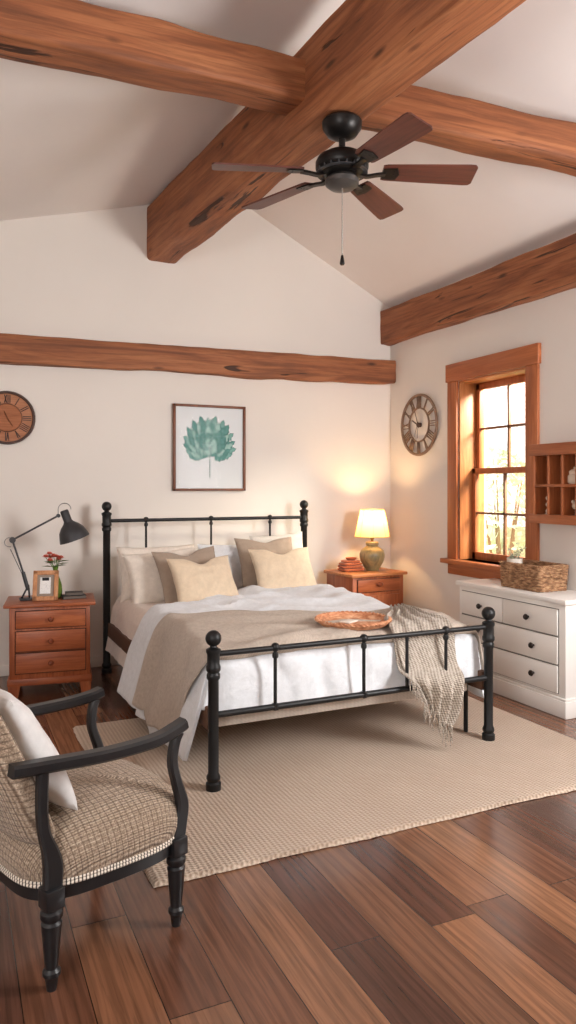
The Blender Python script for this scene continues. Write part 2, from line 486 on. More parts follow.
W('head_jamb', oak_wood['Y'], (XR, XR+.24, WY0, WY1, WZ1-.018, WZ1))
zm = 1.47
def sash(x, z0, z1, bot, top):
    y0, y1 = WY0+.018, WY1-.018; s = .042
    f = W('sash', trim_wood['Z'], (x, x+.035, y0, y0+s, z0, z1), (x, x+.035, y1-s, y1, z0, z1), (x, x+.035, y0, y1, z0, z0+bot), (x, x+.035, y0, y1, z1-top, z1))
    zc = (z0+bot+z1-top)/2
    mt = W('muntin', dark_trim, (x+.006, x+.03, wy-.009, wy+.009, z0+bot, z1-top), (x+.006, x+.03, y0+s, y1-s, zc-.009, zc+.009), bev=.003); 
    p = W('pane', pane_glass, (x+.016, x+.02, y0+s, y1-s, z0+bot, z1-top), bev=0)
    for c in (mt, p): c.parent = f
dark_trim = wood('muntin_wood', (104,72,52), (132,96,72), (150,112,86), 'Z', 1.3, .5, bump=.05)
sash(XR+.115, WZ0, zm+.035, .06, .045)
sash(XR+.155, zm-.01, WZ1-.018, .045, .05)

# outside: lawn and pale shrubs seen through the glass
g = NT('lawn'); g.bsdf(g.ramp(g.noise(g.obj(), 3, 4), [(.3, lin((150,170,110))), (.7, lin((196,204,150)))]), .9)
struct(obj('ground', BX(XR+.4, XR+22, -12, 24, -.4, -.3), g.m, smooth=False))
g = NT('shrub_leaf'); g.bsdf(g.ramp(g.noise(g.obj(), 2.2, 3), [(.3, lin((196,216,172))), (.7, lin((236,242,220)))]), .7, Transmission_Weight=.0)
shrub_leaf = g.m
twig = paint('twig', (120,98,70), .8)
def shrub(x, y, h, r, n, seed, label):
    rnd = random.Random(seed)
    t = thing('garden_shrub', label, 'shrub', (x, y, -.3), 0, 'garden shrubs')
    bm = bmesh.new()
    for _ in range(n):
        a, b = rnd.uniform(0, 2*PI), rnd.random(); zz = h*(.15+.85*b)
        rr = r*math.sqrt(rnd.random())*math.sin(PI*min(1, .2+.75*b))**.6
        c = Vector((rr*math.cos(a), rr*math.sin(a), zz)); q = Quaternion((rnd.uniform(-1,1), rnd.uniform(-1,1), rnd.uniform(-1,1)), rnd.uniform(0, 6))
        s = rnd.uniform(.05, .1)
        vs = [bm.verts.new(c+q @ Vector(p)*s) for p in ((-1,0,0), (-.2,.45,.1), (1,0,0), (-.2,-.45,.1))]
        bm.faces.new(vs)
    obj('foliage', bm, shrub_leaf, t, smooth=False)
    bm = bmesh.new()
    for k in range(5):
        a = k*2*PI/5; tube(bm, [(.05*math.cos(a), .05*math.sin(a), 0), (.3*r*math.cos(a), .3*r*math.sin(a), h*.4), (.55*r*math.cos(a), .55*r*math.sin(a), h*.8)], [.03, .02, .008], 6)
    obj('stem', bm, twig, t)
shrub(6.9, 7.9, 2.2, .55, 460, 3, 'tall pale green shrub seen through the left half of the window')
shrub(8.1, 6.7, 1.75, .5, 420, 4, 'lower pale green shrub seen through the right half of the window')

# ------------------------------------------------------------------ rug
bm = bmesh.new()
RX0, RX1, RY0, RY1 = .62, 3.02, 2.42, 4.22
def rugp(u, v):
    jx = .004*nz(v*40, 3)+.014*nz(v*6, 8); jy = .004*nz(u*50, 5)+.014*nz(u*7, 2)
    x = RX0+(RX1-RX0)*u; y = RY0+(RY1-RY0)*v
    if u < .004 or u > .996: x += jx
    if v < .004 or v > .996: y += jy
    e = min(u*(RX1-RX0), (1-u)*(RX1-RX0), v*(RY1-RY0), (1-v)*(RY1-RY0))
    return (x-1.8, y-3.3, .014*sm(e/.012)+.002+.0012*nz(u*60, v*50))
def edgy(k, n): return k
bm = bmesh.new()
us = [0, .003, .006]+[.006+.988*i/118 for i in range(1, 118)]+[.994, .997, 1]
vs = us
V = [[bm.verts.new(rugp(u, v)) for v in vs] for u in us]
for i in range(len(us)-1):
    for j in range(len(vs)-1): bm.faces.new((V[i][j], V[i+1][j], V[i+1][j+1], V[i][j+1]))
rug = tag(obj('area_rug', bm, rug_material()), 'large beige woven jute area rug under the bed', 'rug'); rug.location = (1.8, 3.3, .001)

# ------------------------------------------------------------------ bed
BX0, BX1, BYF, BYH = 1.055, 2.59, 3.07, 5.40
bed = thing('bed', 'black iron bed frame with ball-topped posts in the middle of the room', 'bed', ((BX0+BX1)/2, BYF, .0))
hx = (BX1-BX0)/2; LY = BYH-BYF
def post(x, y, H, r, base):
    z0 = base
    p = [(r*1.25, z0), (r*1.25, z0+.03), (r*.95, z0+.038), (r*1.15, z0+.05), (r*1.15, z0+.06), (r*.88, z0+.075), (r*.88, H-.215), (r*1.12, H-.205), (r*1.12, H-.19), (r*.95, H-.18), (r*1.2, H-.17), (r*1.2, H-.155), (r*1.05, H-.145), (r*1.05, H-.10), (r*1.22, H-.09), (r*1.22, H-.078), (r*.6, H-.068), (r*.5, H-.06)]
    o = obj('bedpost', LT(p, 24), black_iron, bed); o.location = (x, y, 0)
    f = obj('finial', LT(ball(.036, H-.03, 10), 20), black_iron, o)
post(-hx, 0, .715, .027, .016); post(hx, 0, .715, .027, .016)
post(-hx-.02, LY, 1.245, .03, 0); post(hx+.05, LY, 1.245, .03, 0)
def rail(x0, x1, y, z, r): obj('rail', TB([(x0, y, z), (x1, y, z)], r, 14), black_iron, bed)
rail(-hx, hx, 0, .615, .0125); rail(-hx, hx, 0, .345, .0145)
rail(-hx-.02, hx+.05, LY, 1.11, .013); rail(-hx-.02, hx+.05, LY, .36, .014)
def spindle(wx, y, z0, z1, knob):
    bm = TB([(0, 0, z0), (0, 0, z1)], .0085, 10)
    if knob:
        lathe(bm, ball(.021, z1+.004, 8), 14); lathe(bm, [(.013, z1-.045), (.015, z1-.035), (.012, z1-.02)], 12)
        lathe(bm, [(.0, z0-.02), (.017, z0-.012), (.017, z0+.014), (.0, z0+.02)], 12)
    o = obj('spindle', bm, black_iron, bed); o.location = (wx-(BX0+BX1)/2, y, 0)
for wx, k in ((1.354, 1), (1.825, 1), (2.075, 0), (2.314, 1)): spindle(wx, 0, .345, .615, k)
for wx in (1.326, 1.837, 2.335): spindle(wx, LY, .36, 1.11, 1)
for s in (-1, 1): obj('side_rail', BX(s*hx-.018, s*hx+.018, .03, LY-.03, .27, .37, .004), brown_cloth, bed)
obj('base_panel', BX(-hx+.05, hx-.05, .105, LY-.06, .25, .375, .012), base_cloth, bed)
for (x, y) in ((hx-.03, .15), (hx-.1, LY-.4), (-hx+.1, LY-.4)):
    obj('support_leg', TB([(x, y, .0165 if y < 1 else 0), (x, y, .27)], .012, 10), black_iron, bed)

MZ = .562
mat_t = thing('mattress', 'thick mattress with a cream fitted sheet on the iron bed', 'mattress', ((BX0+BX1)/2, BYF, .377))
obj('mattress_core', BX(-hx+.045, hx-.045, .10, LY-.055, 0, MZ-.377-.012, .05, 4), linen_cream, mat_t)
# fitted sheet: wraps the top and hangs loosely on the left side near the head
def sheet(u, v):
    y = .9+(LY-.04-.9)*v
    s = -.36+u*(2*(hx-.04)+.36+.36); a = s; xl, xr = 0, 2*(hx-.04)
    d = -s if s < 0 else (s-xr if s > xr else 0)
    x = max(0, min(xr, s))-(hx-.04)
    fl = (.02+.05*(d/.36)**1.2)*sm(d/.05)+.012*nz(y*9, d*3, 2)*sm(d/.1)
    x += -fl if s < 0 else (fl if s > xr else 0)
    r = .05; z = MZ-.377+.002
    if d > 0: z -= d*.98
    else:
        e = min(s, xr-s)
        if e < r: z -= r-math.sqrt(max(0, r*r-(r-e)**2))
        z += .006*nz(s*5, y*5)
    if d > 0: z -= .035
    return (x, y, z)
obj('fitted_sheet', grid(sheet, 90, 60), linen_cream, mat_t)

# ------------------------------------------------------------------ drapes
def drape(name, mat, y_head, y_foot,  dropL, dropR, dropF, ztop, label, cat, off=0.0, diag=0.0, wr=.012, seed=0, flareL=.1, thick=.012, nx=150, ny=120, hem=0.0, slant=0.0, puff=0.0, headcut=0.0):
    xl, xr, yf = BX0+.035-off, BX1-.035+off, BYF+.085-off*.6
    r = .075
    fold = dropF > 0
    def prof(d):       # drop distance -> (outward, down)
        if d <= 0: return 0, 0
        q = r*PI/2
        if d < q:
            a = d/r; return r*math.sin(a)-0, r*(1-math.cos(a))
        return r, r+(d-q)
    def fn(u, v):
        s = -dropL+u*((xr-xl-2*r)+dropL+dropR); a = max(0, min(xr-xl-2*r, s)); sx = -1 if s < 0 else 1
        d1 = -s if s < 0 else max(0, s-(xr-xl-2*r))
        lenY = (y_head-yf-(r if fold else (y_foot-yf)))+(dropF if fold else 0)
        yh = y_head-diag*sm((s+dropL)/(xr-xl+dropL))+.02*nz(s*2.2, seed)-(headcut*(1-sm(max(0, s)/.6))-.32*headcut*sm(d1/.45) if s < .6 else 0)
        lt = lenY*v
        full = (yh-(yf+r) if fold else yh-y_foot)-(slant*max(0, d1-.1) if s < 0 else 0)
        tot = full+dropF if fold else full
        t = tot*v; y = yh-min(t, full); d2 = max(0, t-full)
        # widen the hanging side towards the hem (a bit of fan)
        o1, z1 = prof(d1); o2, z2 = prof(d2)
        dz = max(z1, z2)
        x = xl+r+a+sx*o1; yy = y-o2
        k = sm(d1/.25)
        if d1 > 0:
            f = (flareL if s < 0 else flareL*.8)*(max(0, d1-.05)/.4)**1.1
            w = .020*math.sin(y*17+1.3*nz(y*3, seed)*3+seed)*k+.016*nz(y*7, d1*2, seed)*k
            x += sx*(f+w)
            if fold and s < 0: dz -= .04*k*sm(1-(y-yf-r)/.14)
            if not fold or d2 == 0: yy += .012*nz(d1*5, y*5, seed+4)*k
            z1h = hem*nz(y*10, seed+3)*k; dz += z1h
        if d2 > 0 and d1 < .02:
            k2 = sm(d2/.1)
            yy -= k2*(.010*math.sin(x*22+3*nz(x*2.5, d2*5, seed))+.012*nz(x*8, d2*6, seed))
            yy = max(yy, BYF+.078)
        z = ztop-dz
        top = 1-sm((d1+d2)/.12)
        n = abs(nz(x*2.1+seed, y*3.2+.6*x, seed)); n2 = nz(x*4.5, y*8+x*2, seed+1)
        z += top*(wr*1.5*(1-2.2*n)+wr*.7*n2)
        if puff: z += top*puff*(1-abs(nz(x*1.1+.5*y+4, y*4.2-x*1.5, 7.7))*2.4)**3*sm((y-3.9)/.3)
        return (x-(BX0+BX1)/2, yy-BYF, z)
    o = obj(name, grid(fn, nx, ny), mat)
    o.location = ((BX0+BX1)/2, BYF, 0)
    m = o.modifiers.new('thick', 'SOLIDIFY'); m.thickness = thick; m.offset = 1
    return tag(o, label, cat)
drape('duvet', linen_white, 4.88, 0, .54, .42, .315, .585, 'white linen duvet spread over the iron bed and hanging down its left side', 'duvet', diag=.12, wr=.022, puff=.022, headcut=.44, seed=2.0, flareL=.10, thick=.02, hem=.012)
knit_beige = knit_material('beige_knit', (174,157,142), (214,200,185), 820)
drape('bed_blanket', knit_beige, 4.08, 0, .50, .40, .085, .609, 'beige knitted blanket laid across the middle of the white duvet', 'blanket', off=.024, diag=.42, slant=.75, puff=.022, wr=.022, seed=2.0, flareL=.115, thick=.008, nx=150, ny=70, hem=.02)

# knitted throw trailing off the foot of the bed
knit_grey = knit_material('grey_knit', (132,120,108), (198,187,174), 330)
th = thing('throw_blanket', 'chunky grey beige knitted throw with fringe hanging through the footboard', 'blanket', (2.16, BYF, 0))
path = spline([(.20, .52, .662), (.15, .38, .662), (.08, .25, .660), (.07, .14, .648), (.06, .062, .598), (.06, .046, .51), (.06, .026, .435), (.065, -.035, .385), (.065, -.055, .32), (.065, -.05, .24), (.065, -.045, .165)], 8)
halfw = [.05, .09, .14, .18, .19, .185, .18, .17, .15, .12, .08]
def hw(t):
    f = t*(len(halfw)-1); i = min(int(f), len(halfw)-2); return halfw[i]+(halfw[i+1]-halfw[i])*(f-i)
def throwp(u, v):
    f = v*(len(path)-1); i = min(int(f), len(path)-2); p = path[i].lerp(path[i+1], f-i)
    w = hw(v); a = (u-.5)*2
    gather = math.sin(a*13+2*v)*.018+.008*nz(a*6, v*7)
    hang = sm((v-.42)/.15)
    lie = 1-hang
    x = p.x+a*w+.012*nz(v*6, 4); y = p.y-gather*hang*(.25+.75*sm((v-.6)/.2))-hang*.004; z = p.z+lie*max(gather, -.006)*.8
    if v > .55: z += .075*max(0, .35-a)*sm((v-.55)/.45)
    if v > .6: z += .05*(a*.5-.25*(1-a*a))*sm((v-.6)/.4)*-1 + .012*nz(a*9, 6)*sm((v-.6)/.4)
    return (x, y, z)
o = obj('knit_panel', grid(throwp, 70, 110), knit_grey, th)
m = o.modifiers.new('thick', 'SOLIDIFY'); m.thickness = .008
bm = bmesh.new(); rnd = random.Random(5)
for k in range(34):
    u = k/33; p = Vector(throwp(u, 1)); L = rnd.uniform(.06, .11)
    d = Vector((rnd.uniform(-.015, .015), rnd.uniform(-.012, .012), -L))
    tube(bm, [p+Vector((0, 0, .004)), p+d*.5+Vector((rnd.uniform(-.005, .005), 0, 0)), p+d], [.0035, .003, .0018], 6)
for k in range(16):     # short fringe up the left edge
    p = Vector(throwp(0, .72+.28*k/15)); L = rnd.uniform(.04, .08)
    tube(bm, [p, p+Vector((rnd.uniform(-.012, .004), -.004, -L*.5)), p+Vector((rnd.uniform(-.015, .01), -.004, -L))], [.003, .003, .0015], 6)
fr = obj('fringe', bm, knit_grey, th)

# ------------------------------------------------------------------ pillows
def pillow(name, mat, w, h, t, loc, tilt, rz, label, cat, seed, dip=.0, roll=0.0, group=None, parent=None):
    def half(sg):
        def fn(u, v):
            a, b = u*2-1, v*2-1
            ex = 1-.075*(1-b*b)*(abs(a)**1.5); ey = 1-.075*(1-a*a)*(abs(b)**1.5)
            x = a*w/2*ex; y = b*h/2*ey
            f = max(0, (1-a*a))**.42*max(0, (1-b*b))**.42
            y -= dip*math.exp(-(a/.34)**2)*max(0, (b+.5)/1.5)**2
            z = sg*t/2*f*(1-.25*dip*8*math.exp(-(a/.3)**2)*max(0, b))
            z += .012*f*nz(a*2.5, b*2.5, seed+sg)+.006*f*nz(a*6, b*5, seed+3)
            return (x, y, z)
        return fn
    n = 30
    bm = grid(half(1), n, n); t2 = grid(half(-1), n, n); merge(bm, t2)
    bmesh.ops.remove_doubles(bm, verts=bm.verts, dist=.0008)
    o = obj(name, bm, mat, parent, angle=80)
    # local: x width, y up along pillow, z out of its front
    M = Matrix.Translation(loc) @ Matrix.Rotation(rz, 4, 'Z') @ Matrix.Rotation(PI/2-tilt, 4, 'X') @ Matrix.Rotation(roll, 4, 'Z')
    o.matrix_world = M
    if cat: tag(o, label, cat, group)
    return o
G = 'bed pillows'
R = math.radians
pillow('pillow', linen_pillow, .60, .40, .20, (1.38, 5.24, 0.735), R(16), R(4), 'creamy white sleeping pillow farthest left, upright against the headboard', 'pillow', 1, group=G)
pillow('pillow', linen_pillow, .56, .40, .20, (1.38, 5.06, 0.720), R(24), R(3), 'creamy white sleeping pillow at left, directly behind the left taupe cushion', 'pillow', 2, group=G, roll=R(4))
pillow('pillow', linen_white, .50, .40, .14, (1.93, 5.20, 0.740), R(18), R(0), 'white sleeping pillow in the middle between the two taupe cushions', 'pillow', 5, group=G)
pillow('pillow', pale_grey, .46, .44, .13, (2.36, 5.26, 0.775), R(14), R(-2), 'pale grey pillow at right leaning on the headboard behind the right taupe cushion', 'pillow', 8, group=G, roll=R(3))
pillow('pillow', taupe, .48, .42, .13, (1.51, 4.88, 0.740), R(30), R(6), 'taupe square cushion at left behind the left cream cushion', 'cushion', 3, .045, group=G, roll=R(3))
pillow('pillow', taupe, .47, .46, .13, (2.165, 5.04, 0.770), R(28), R(-2), 'taupe square cushion at right behind the right cream cushion', 'cushion', 7, .03, group=G)
pillow('pillow', gold_cream, .47, .36, .14, (1.55, 4.70, 0.730), R(34), R(8), 'cream cushion at left leaning on the left taupe cushion', 'cushion', 4, .055, group=G)
pillow('pillow', gold_cream, .49, .38, .14, (2.21, 4.85, 0.745), R(33), R(0), 'cream cushion at right leaning on the right taupe cushion', 'cushion', 6, .05, group=G)

# ------------------------------------------------------------------ tray on the bed
tray_s = .93
tray = thing('woven_tray', 'round shallow woven rattan tray lying on the bed blanket', 'tray', (1.915, 3.33, .634), .3)
pr = [(0, 0), (.17, 0), (.19, .008), (.206, .026), (.212, .032), (.207, .037), (.198, .031), (.182, .014), (.165, .009), (0, .009)]
obj('tray_bowl', LT(pr, 56), rattan, tray)
bm = bmesh.new()
for q in range(2):
    tube(bm, [((.207+.006*math.sin(k*PI/3+q*PI))*math.cos(2*PI*k/144), (.207+.006*math.sin(k*PI/3+q*PI))*math.sin(2*PI*k/144), .034+.006*math.cos(k*PI/3+q*PI)) for k in range(145)], .0055, 6)
obj('braided_rim', bm, rattan, tray); tray.scale = (tray_s, tray_s, .9)
paper = paint('paper', (235,226,214), .7)
card = tag(obj('folded_napkin', BX(-.045, .045, -.03, .03, 0, .007, .002), paper), 'small folded cream napkin lying in the woven tray', 'napkin'); card.location = (1.905, 3.36, .6435); card.rotation_euler = (0, 0, .5)

# ------------------------------------------------------------------ left nightstand
ns = thing('nightstand', 'red-brown wooden nightstand with three drawers left of the bed', 'nightstand', (.612, 5.13, 0), R(-8))
w2, d2 = .25, .19
obj('cabinet_body', BX(-w2, w2, -d2, d2, .082, .585, .004), stand_wood['Z'], ns)
bm = BX(-w2-.034, w2+.034, -d2-.030, d2+.012, .583, .606, .006); obj('table_top', bm, stand_wood['X'], ns)
obj('base_molding', BX(-w2-.012, w2+.012, -d2-.012, d2, .08, .125, .006), stand_wood['X'], ns)
for sx in (-1, 1):
    for sy in (-1, 1):
        bm = bmesh.new(); x, y = sx*(w2-.03), sy*(d2-.03)
        A = [bm.verts.new((x+a*.027+sx*.004, y+b*.027+sy*.004, 0)) for a, b in ((-1,-1),(1,-1),(1,1),(-1,1))]
        B = [bm.verts.new((x+a*.038, y+b*.038, .084)) for a, b in ((-1,-1),(1,-1),(1,1),(-1,1))]
        bm.faces.new(A[::-1]); bm.faces.new(B)
        for i in range(4): bm.faces.new((A[i], A[(i+1)%4], B[(i+1)%4], B[i]))
        bmesh.ops.bevel(bm, geom=list(bm.edges), offset=.003, segments=2, affect='EDGES')
        obj('leg', bm, stand_wood['Z'], ns)
knob_wood = wood('knob_wood', (96,44,22), (128,62,34), (150,80,46), 'Y', 2, .35)
gap_dark = paint('drawer_gap', (44,20,10), .8)
for k, (z0, z1) in enumerate(((.448, .558), (.300, .428), (.160, .288))):
    bm = BX(-w2+.036, w2-.026, -d2-.004, -d2+.01, z0-.004, z1+.004)
    dr = obj('drawer', BX(-w2+.040, w2-.030, -d2-.012, -d2+.01, z0, z1, .004), stand_wood['X'], ns)
    obj('drawer_shadow_gap', bm, gap_dark, dr, smooth=False)
    kb = obj('knob', LT([(.006, 0), (.006, .012), (.015, .017), (.017, .024), (.012, .031), (0, .033)], 18, Matrix.Translation((.005, -d2-.011, (z0+z1)/2)) @ Matrix.Rotation(PI/2, 4, 'X')), knob_wood, dr)
TOPZ = .606

# desk lamp
lamp = thing('desk_lamp', 'dark grey adjustable task lamp with bell shade on the left nightstand', 'lamp', (.455, 5.13, TOPZ+.001))
obj('base', BX(-.042, .042, -.05, .05, 0, .013, .005), dark_metal, lamp)
bm = TB([(-.03, -.0, .01), (.012, 0, .09)], .006, 8); tube(bm, [(.022, 0, .01), (.014, 0, .10)], .006, 8)
obj('bracket', bm, dark_metal, lamp)
P0, P1, P2 = Vector((.012, 0, .085)), Vector((-.086, 0, .40)), Vector((.205, 0, .556))
bm = TB([P0, P1], .0065, 10); tube(bm, [P0+Vector((-.012, 0, .03)), P1+Vector((-.012, 0, -.06))], .0025, 6); tube(bm, [P0+Vector((.0, 0, -.02)), P0.lerp(P1, .32)], .0125, 10)
obj('lower_arm', bm, dark_metal, lamp)
bm = TB([P1, P2], .0065, 10); obj('upper_arm', bm, dark_metal, lamp)
obj('joint', LT([(0, -.018), (.02, -.018), (.02, .018), (0, .018)], 18, Matrix.Translation(P1) @ Matrix.Rotation(PI/2, 4, 'X')), dark_metal, lamp)
bm = LT([(0, -.014), (.013, -.014), (.013, .014), (0, .014)], 16, Matrix.Translation(P2) @ Matrix.Rotation(PI/2, 4, 'X'))
obj('joint', bm, dark_metal, lamp)
bm = TB([P1+Vector((.03*math.cos(a)-.018, 0, .03*math.sin(a)-.014)) for a in [R(70)+R(220)*k/16 for k in range(17)]], .0028, 8)
obj('spring', bm, steel, lamp)
HD = P2+Vector((.045, 0, .012))
bm = TB([P2+Vector((.0, 0, .0))]+[HD+Vector((-.004-.042*math.cos(a), 0, .03+.042*math.sin(a))) for a in [R(0)+R(180)*k/14 for k in range(15)]], .003, 8)
obj('yoke', bm, steel, lamp)
SM = Matrix.Translation(HD) @ Matrix.Rotation(R(-20), 4, 'Y') @ Matrix.Rotation(PI, 4, 'X') @ Matrix.Scale(1.12, 4)
pr = [(0, -.022), (.021, -.022), (.025, -.016), (.025, .045), (.028, .052), (.034, .060), (.055, .078), (.075, .105), (.086, .14), (.092, .165), (.090, .165), (.083, .14), (.072, .107), (.05, .08), (.0, .07)]
obj('lamp_shade', LT(pr, 32, SM), dark_metal, lamp)

# photo frame
pf_s = 1.08
pf = thing('photo_frame', 'small tilted wooden photo frame with white picture on the left nightstand', 'photo frame', (.565, 5.045, TOPZ), R(-16))
Mt = Matrix.Rotation(R(-14), 4, 'X')
bm = bmesh.new()
for b in ((-.075, -.05, 0, .185), (.05, .075, 0, .185), (-.075, .075, 0, .027), (-.075, .075, .158, .185)): box(bm, b[0], b[1], -.009, .009, b[2], b[3], .003, 2, Mt)
obj('frame', bm, wood('frame_wood', (160,104,66), (196,138,94), (214,160,116), 'Z', 2, .45), pf)
obj('mat_board', BX(-.052, .052, -.002, .004, .025, .16, M=Mt), paint('grey_mat', (150,134,120), .8), pf, smooth=False)
g = NT('sketch_print'); nn = g.noise(g.mapping((90, 90, 130)), 1, 3, .6, 1.5)
g.bsdf(g.ramp(nn, [(.30, lin((140,146,152))), (.42, lin((236,236,234)))]), .6)
obj('print', BX(-.033, .03, -.004, -.001, .043, .143, M=Mt), g.m, pf, smooth=False)
pf.scale = (pf_s,)*3
obj('easel_back', BX(-.02, .02, .006, .010, .0, .14, M=Matrix.Translation((0, .045, 0)) @ Matrix.Rotation(R(12), 4, 'X')), dark_metal, pf, smooth=False)

# flower vase
vs_ = thing('flower_vase', 'green glass bottle vase with coral flowers on the left nightstand', 'vase', (.645, 5.155, TOPZ))
pr = [(0, .001), (.028, .001), (.037, .010), (.040, .035), (.037, .07), (.026, .10), (.016, .122), (.014, .15), (.018, .165), (.0165, .165), (.0125, .15), (.0145, .122), (.024, .10), (.034, .07), (.037, .035), (.034, .012), (0, .006)]
g = NT('vase_green'); 
b = g.bsdf(lin((142,170,84)), .12, 0, None, .6, Transmission_Weight=.55, IOR=1.2)
obj('vase', LT(pr, 28), g.m, vs_)
stemg = paint('stem_green', (86,118,52), .6); leafg = paint('leaf_green', (98,132,66), .6); vs_.scale = (1.12, 1.12, 1.28)
coral = paint('coral_petal', (222,116,96), .65, vary=.25, vscale=60)
bm = bmesh.new(); rnd = random.Random(9); heads = []
for k in range(9):
    a = k*2.4; r = .012+.045*math.sqrt(rnd.random()); top = Vector((r*math.cos(a)-.012, r*math.sin(a)*.7, .205+.035*rnd.random()-.25*r)); heads.append(top)
    tube(bm, [(0.004*math.cos(a), .004*math.sin(a), .03), (.006*math.cos(a), .006*math.sin(a), .15), top], [.002, .002, .0018], 6)
obj('stem', bm, stemg, vs_)
bm = bmesh.new()
for h in heads:
    for lay in range(3):
        for q in range(7):
            a = q*2*PI/7+lay*.4; ti = .25+.42*lay
            d = Vector((math.cos(a)*math.cos(ti), math.sin(a)*math.cos(ti), math.sin(ti))); s = Vector((-math.sin(a), math.cos(a), 0))
            L = .027-.004*lay
            vv = [bm.verts.new(h+p) for p in (Vector((0,0,0)), d*L*.6+s*.010, d*L, d*L*.6-s*.010)]
            bm.faces.new(vv)
obj('blossom', bm, coral, vs_)
bm = bmesh.new()
for k in range(11):
    a = k*1.9; r = .03+.022*rnd.random(); h = Vector((.006*math.cos(a), .006*math.sin(a), .16+.03*rnd.random())); d = Vector((math.cos(a), math.sin(a)*.8, .25)).normalized(); s = d.cross(Vector((0,0,1))).normalized()
    vv = [bm.verts.new(h+p) for p in (Vector((0,0,0)), d*r+s*.011, d*r*2-Vector((0,0,.012)), d*r-s*.011)]
    bm.faces.new(vv)
obj('leaf', bm, leafg, vs_)
# books
page_grey = paint('page_grey', (104,94,86), .8)
def book(name, loc, w, d, h, rz, cover, label, group):
    t = thing(name, label, 'book', loc, rz, group)
    bm = BX(-w/2, w/2, -d/2, d/2, 0, .003, .001); box(bm, -w/2, w/2, -d/2, d/2, h-.003, h, .001); box(bm, -w/2, -w/2+.004, -d/2, d/2, 0, h, .001)
    obj('cover', bm, cover, t); obj('pages', BX(-w/2+.004, w/2-.004, -d/2+.004, d/2-.004, .003, h-.003), page_grey, t, smooth=False)
    return t
book('book', (.755, 5.095, TOPZ), .155, .11, .021, R(2), paint('charcoal_cover', (50,42,38), .7), 'dark brown closed book at the bottom of the small stack on the left nightstand', 'nightstand books')
book('book', (.760, 5.105, TOPZ+.0215), .115, .085, .019, R(-6), paint('grey_cover', (70,62,58), .7), 'smaller grey book on top of the dark book beside the green vase', 'nightstand books')

# ------------------------------------------------------------------ right nightstand
rn = thing('nightstand', 'orange-brown wooden nightstand in the corner right of the bed under the lit lamp', 'nightstand', (3.185, 5.345, 0), R(4))
w3, d3 = .255, .20
obj('cabinet_body', BX(-w3, w3, -d3, d3, .12, .625, .004), oak2 if False else stand_wood['Z'], rn)
obj('table_top', BX(-w3-.025, w3+.025, -d3-.03, d3+.012, .625, .65, .007), oak_wood['X'], rn)
dr = obj('drawer', BX(-w3+.045, w3-.045, -d3-.012, -d3+.01, .50, .60, .004), stand_wood['X'], rn)
obj('drawer_shadow_gap', BX(-w3+.041, w3-.041, -d3-.004, -d3+.008, .496, .604), gap_dark, dr, smooth=False)
obj('cup_pull', LT([(0, 0), (.03, .002), (.034, .012), (.022, .026), (0, .03)], 18, Matrix.Translation((0, -d3-.01, .56)) @ Matrix.Rotation(PI/2, 4, 'X') @ Matrix.Scale(.6, 4, (0, 1, 0))), knob_wood, dr)
dr = obj('door', BX(-w3+.045, w3-.045, -d3-.012, -d3+.01, .17, .47, .004), stand_wood['Z'], rn)
for sx in (-1, 1):
    for sy in (-1, 1): obj('leg', TB([(sx*(w3-.03), sy*(d3-.03), 0), (sx*(w3-.03), sy*(d3-.03), .125)], [.018, .026], 12), stand_wood['Z'], rn)

# bedside lamp
tl = thing('table_lamp', 'lit ceramic table lamp with pale cone shade on the right nightstand', 'lamp', (3.26, 5.345, .651))
g = NT('ochre_ceramic'); nn = g.noise(g.mapping((14, 14, 7)), 1.2, 5, .6, 1.0)
g.bsdf(g.ramp(nn, [(.3, lin((104,94,70))), (.5, lin((142,126,88))), (.75, lin((178,152,104)))]), .3, 0, g.bump(nn, .15, .004))
obj('lamp_base', LT([(0, 0), (.055, 0), (.06, .006), (.06, .014), (.07, .03), (.098, .075), (.108, .115), (.108, .14), (.096, .17), (.062, .197), (.05, .205), (.05, .212), (.056, .218), (.056, .236), (.048, .243), (.0, .246)], 36), g.m, tl)
brass = paint('brass', (150,112,60), .35, .8)
obj('neck', LT([(.012, .24), (.012, .262), (.018, .266), (.018, .285), (.006, .29), (.006, .33)], 16), brass, tl)
g = NT('shade_linen')
dif = g.node('ShaderNodeBsdfDiffuse', {'Color': lin((250,230,184))}); trn = g.node('ShaderNodeBsdfTranslucent', {'Color': lin((252,222,158))})
mx = g.node('ShaderNodeMixShader', {0: .42}); g.t.links.new(dif.outputs[0], mx.inputs[1]); g.t.links.new(trn.outputs[0], mx.inputs[2]); g.t.links.new(mx.outputs[0], g.out.inputs[0])
sh = obj('lamp_shade', LT([(.150, .285), (.1, .515)], 40, cap=False), g.m, tl)
bm = bmesh.new()
for rr, zz in ((.150, .285), (.1, .515)): tube(bm, [(rr*math.cos(2*PI*k/40), rr*math.sin(2*PI*k/40), zz) for k in range(41)], .003, 6)
for k in range(8): tube(bm, [(.151*math.cos(PI*k/4+.3), .151*math.sin(PI*k/4+.3), .285), (.101*math.cos(PI*k/4+.3), .101*math.sin(PI*k/4+.3), .515)], .0012, 5)
obj('shade_trim', bm, paint('shade_trim', (206,160,96), .8), sh)
g = NT('bulb_glow'); em = g.node('ShaderNodeEmission', {'Color': lin((255,190,110)), 'Strength': 14.0}); g.t.links.new(em.outputs[0], g.out.inputs[0])
obj('bulb', LT(ball(.028, .385, 8), 16), g.m, tl)

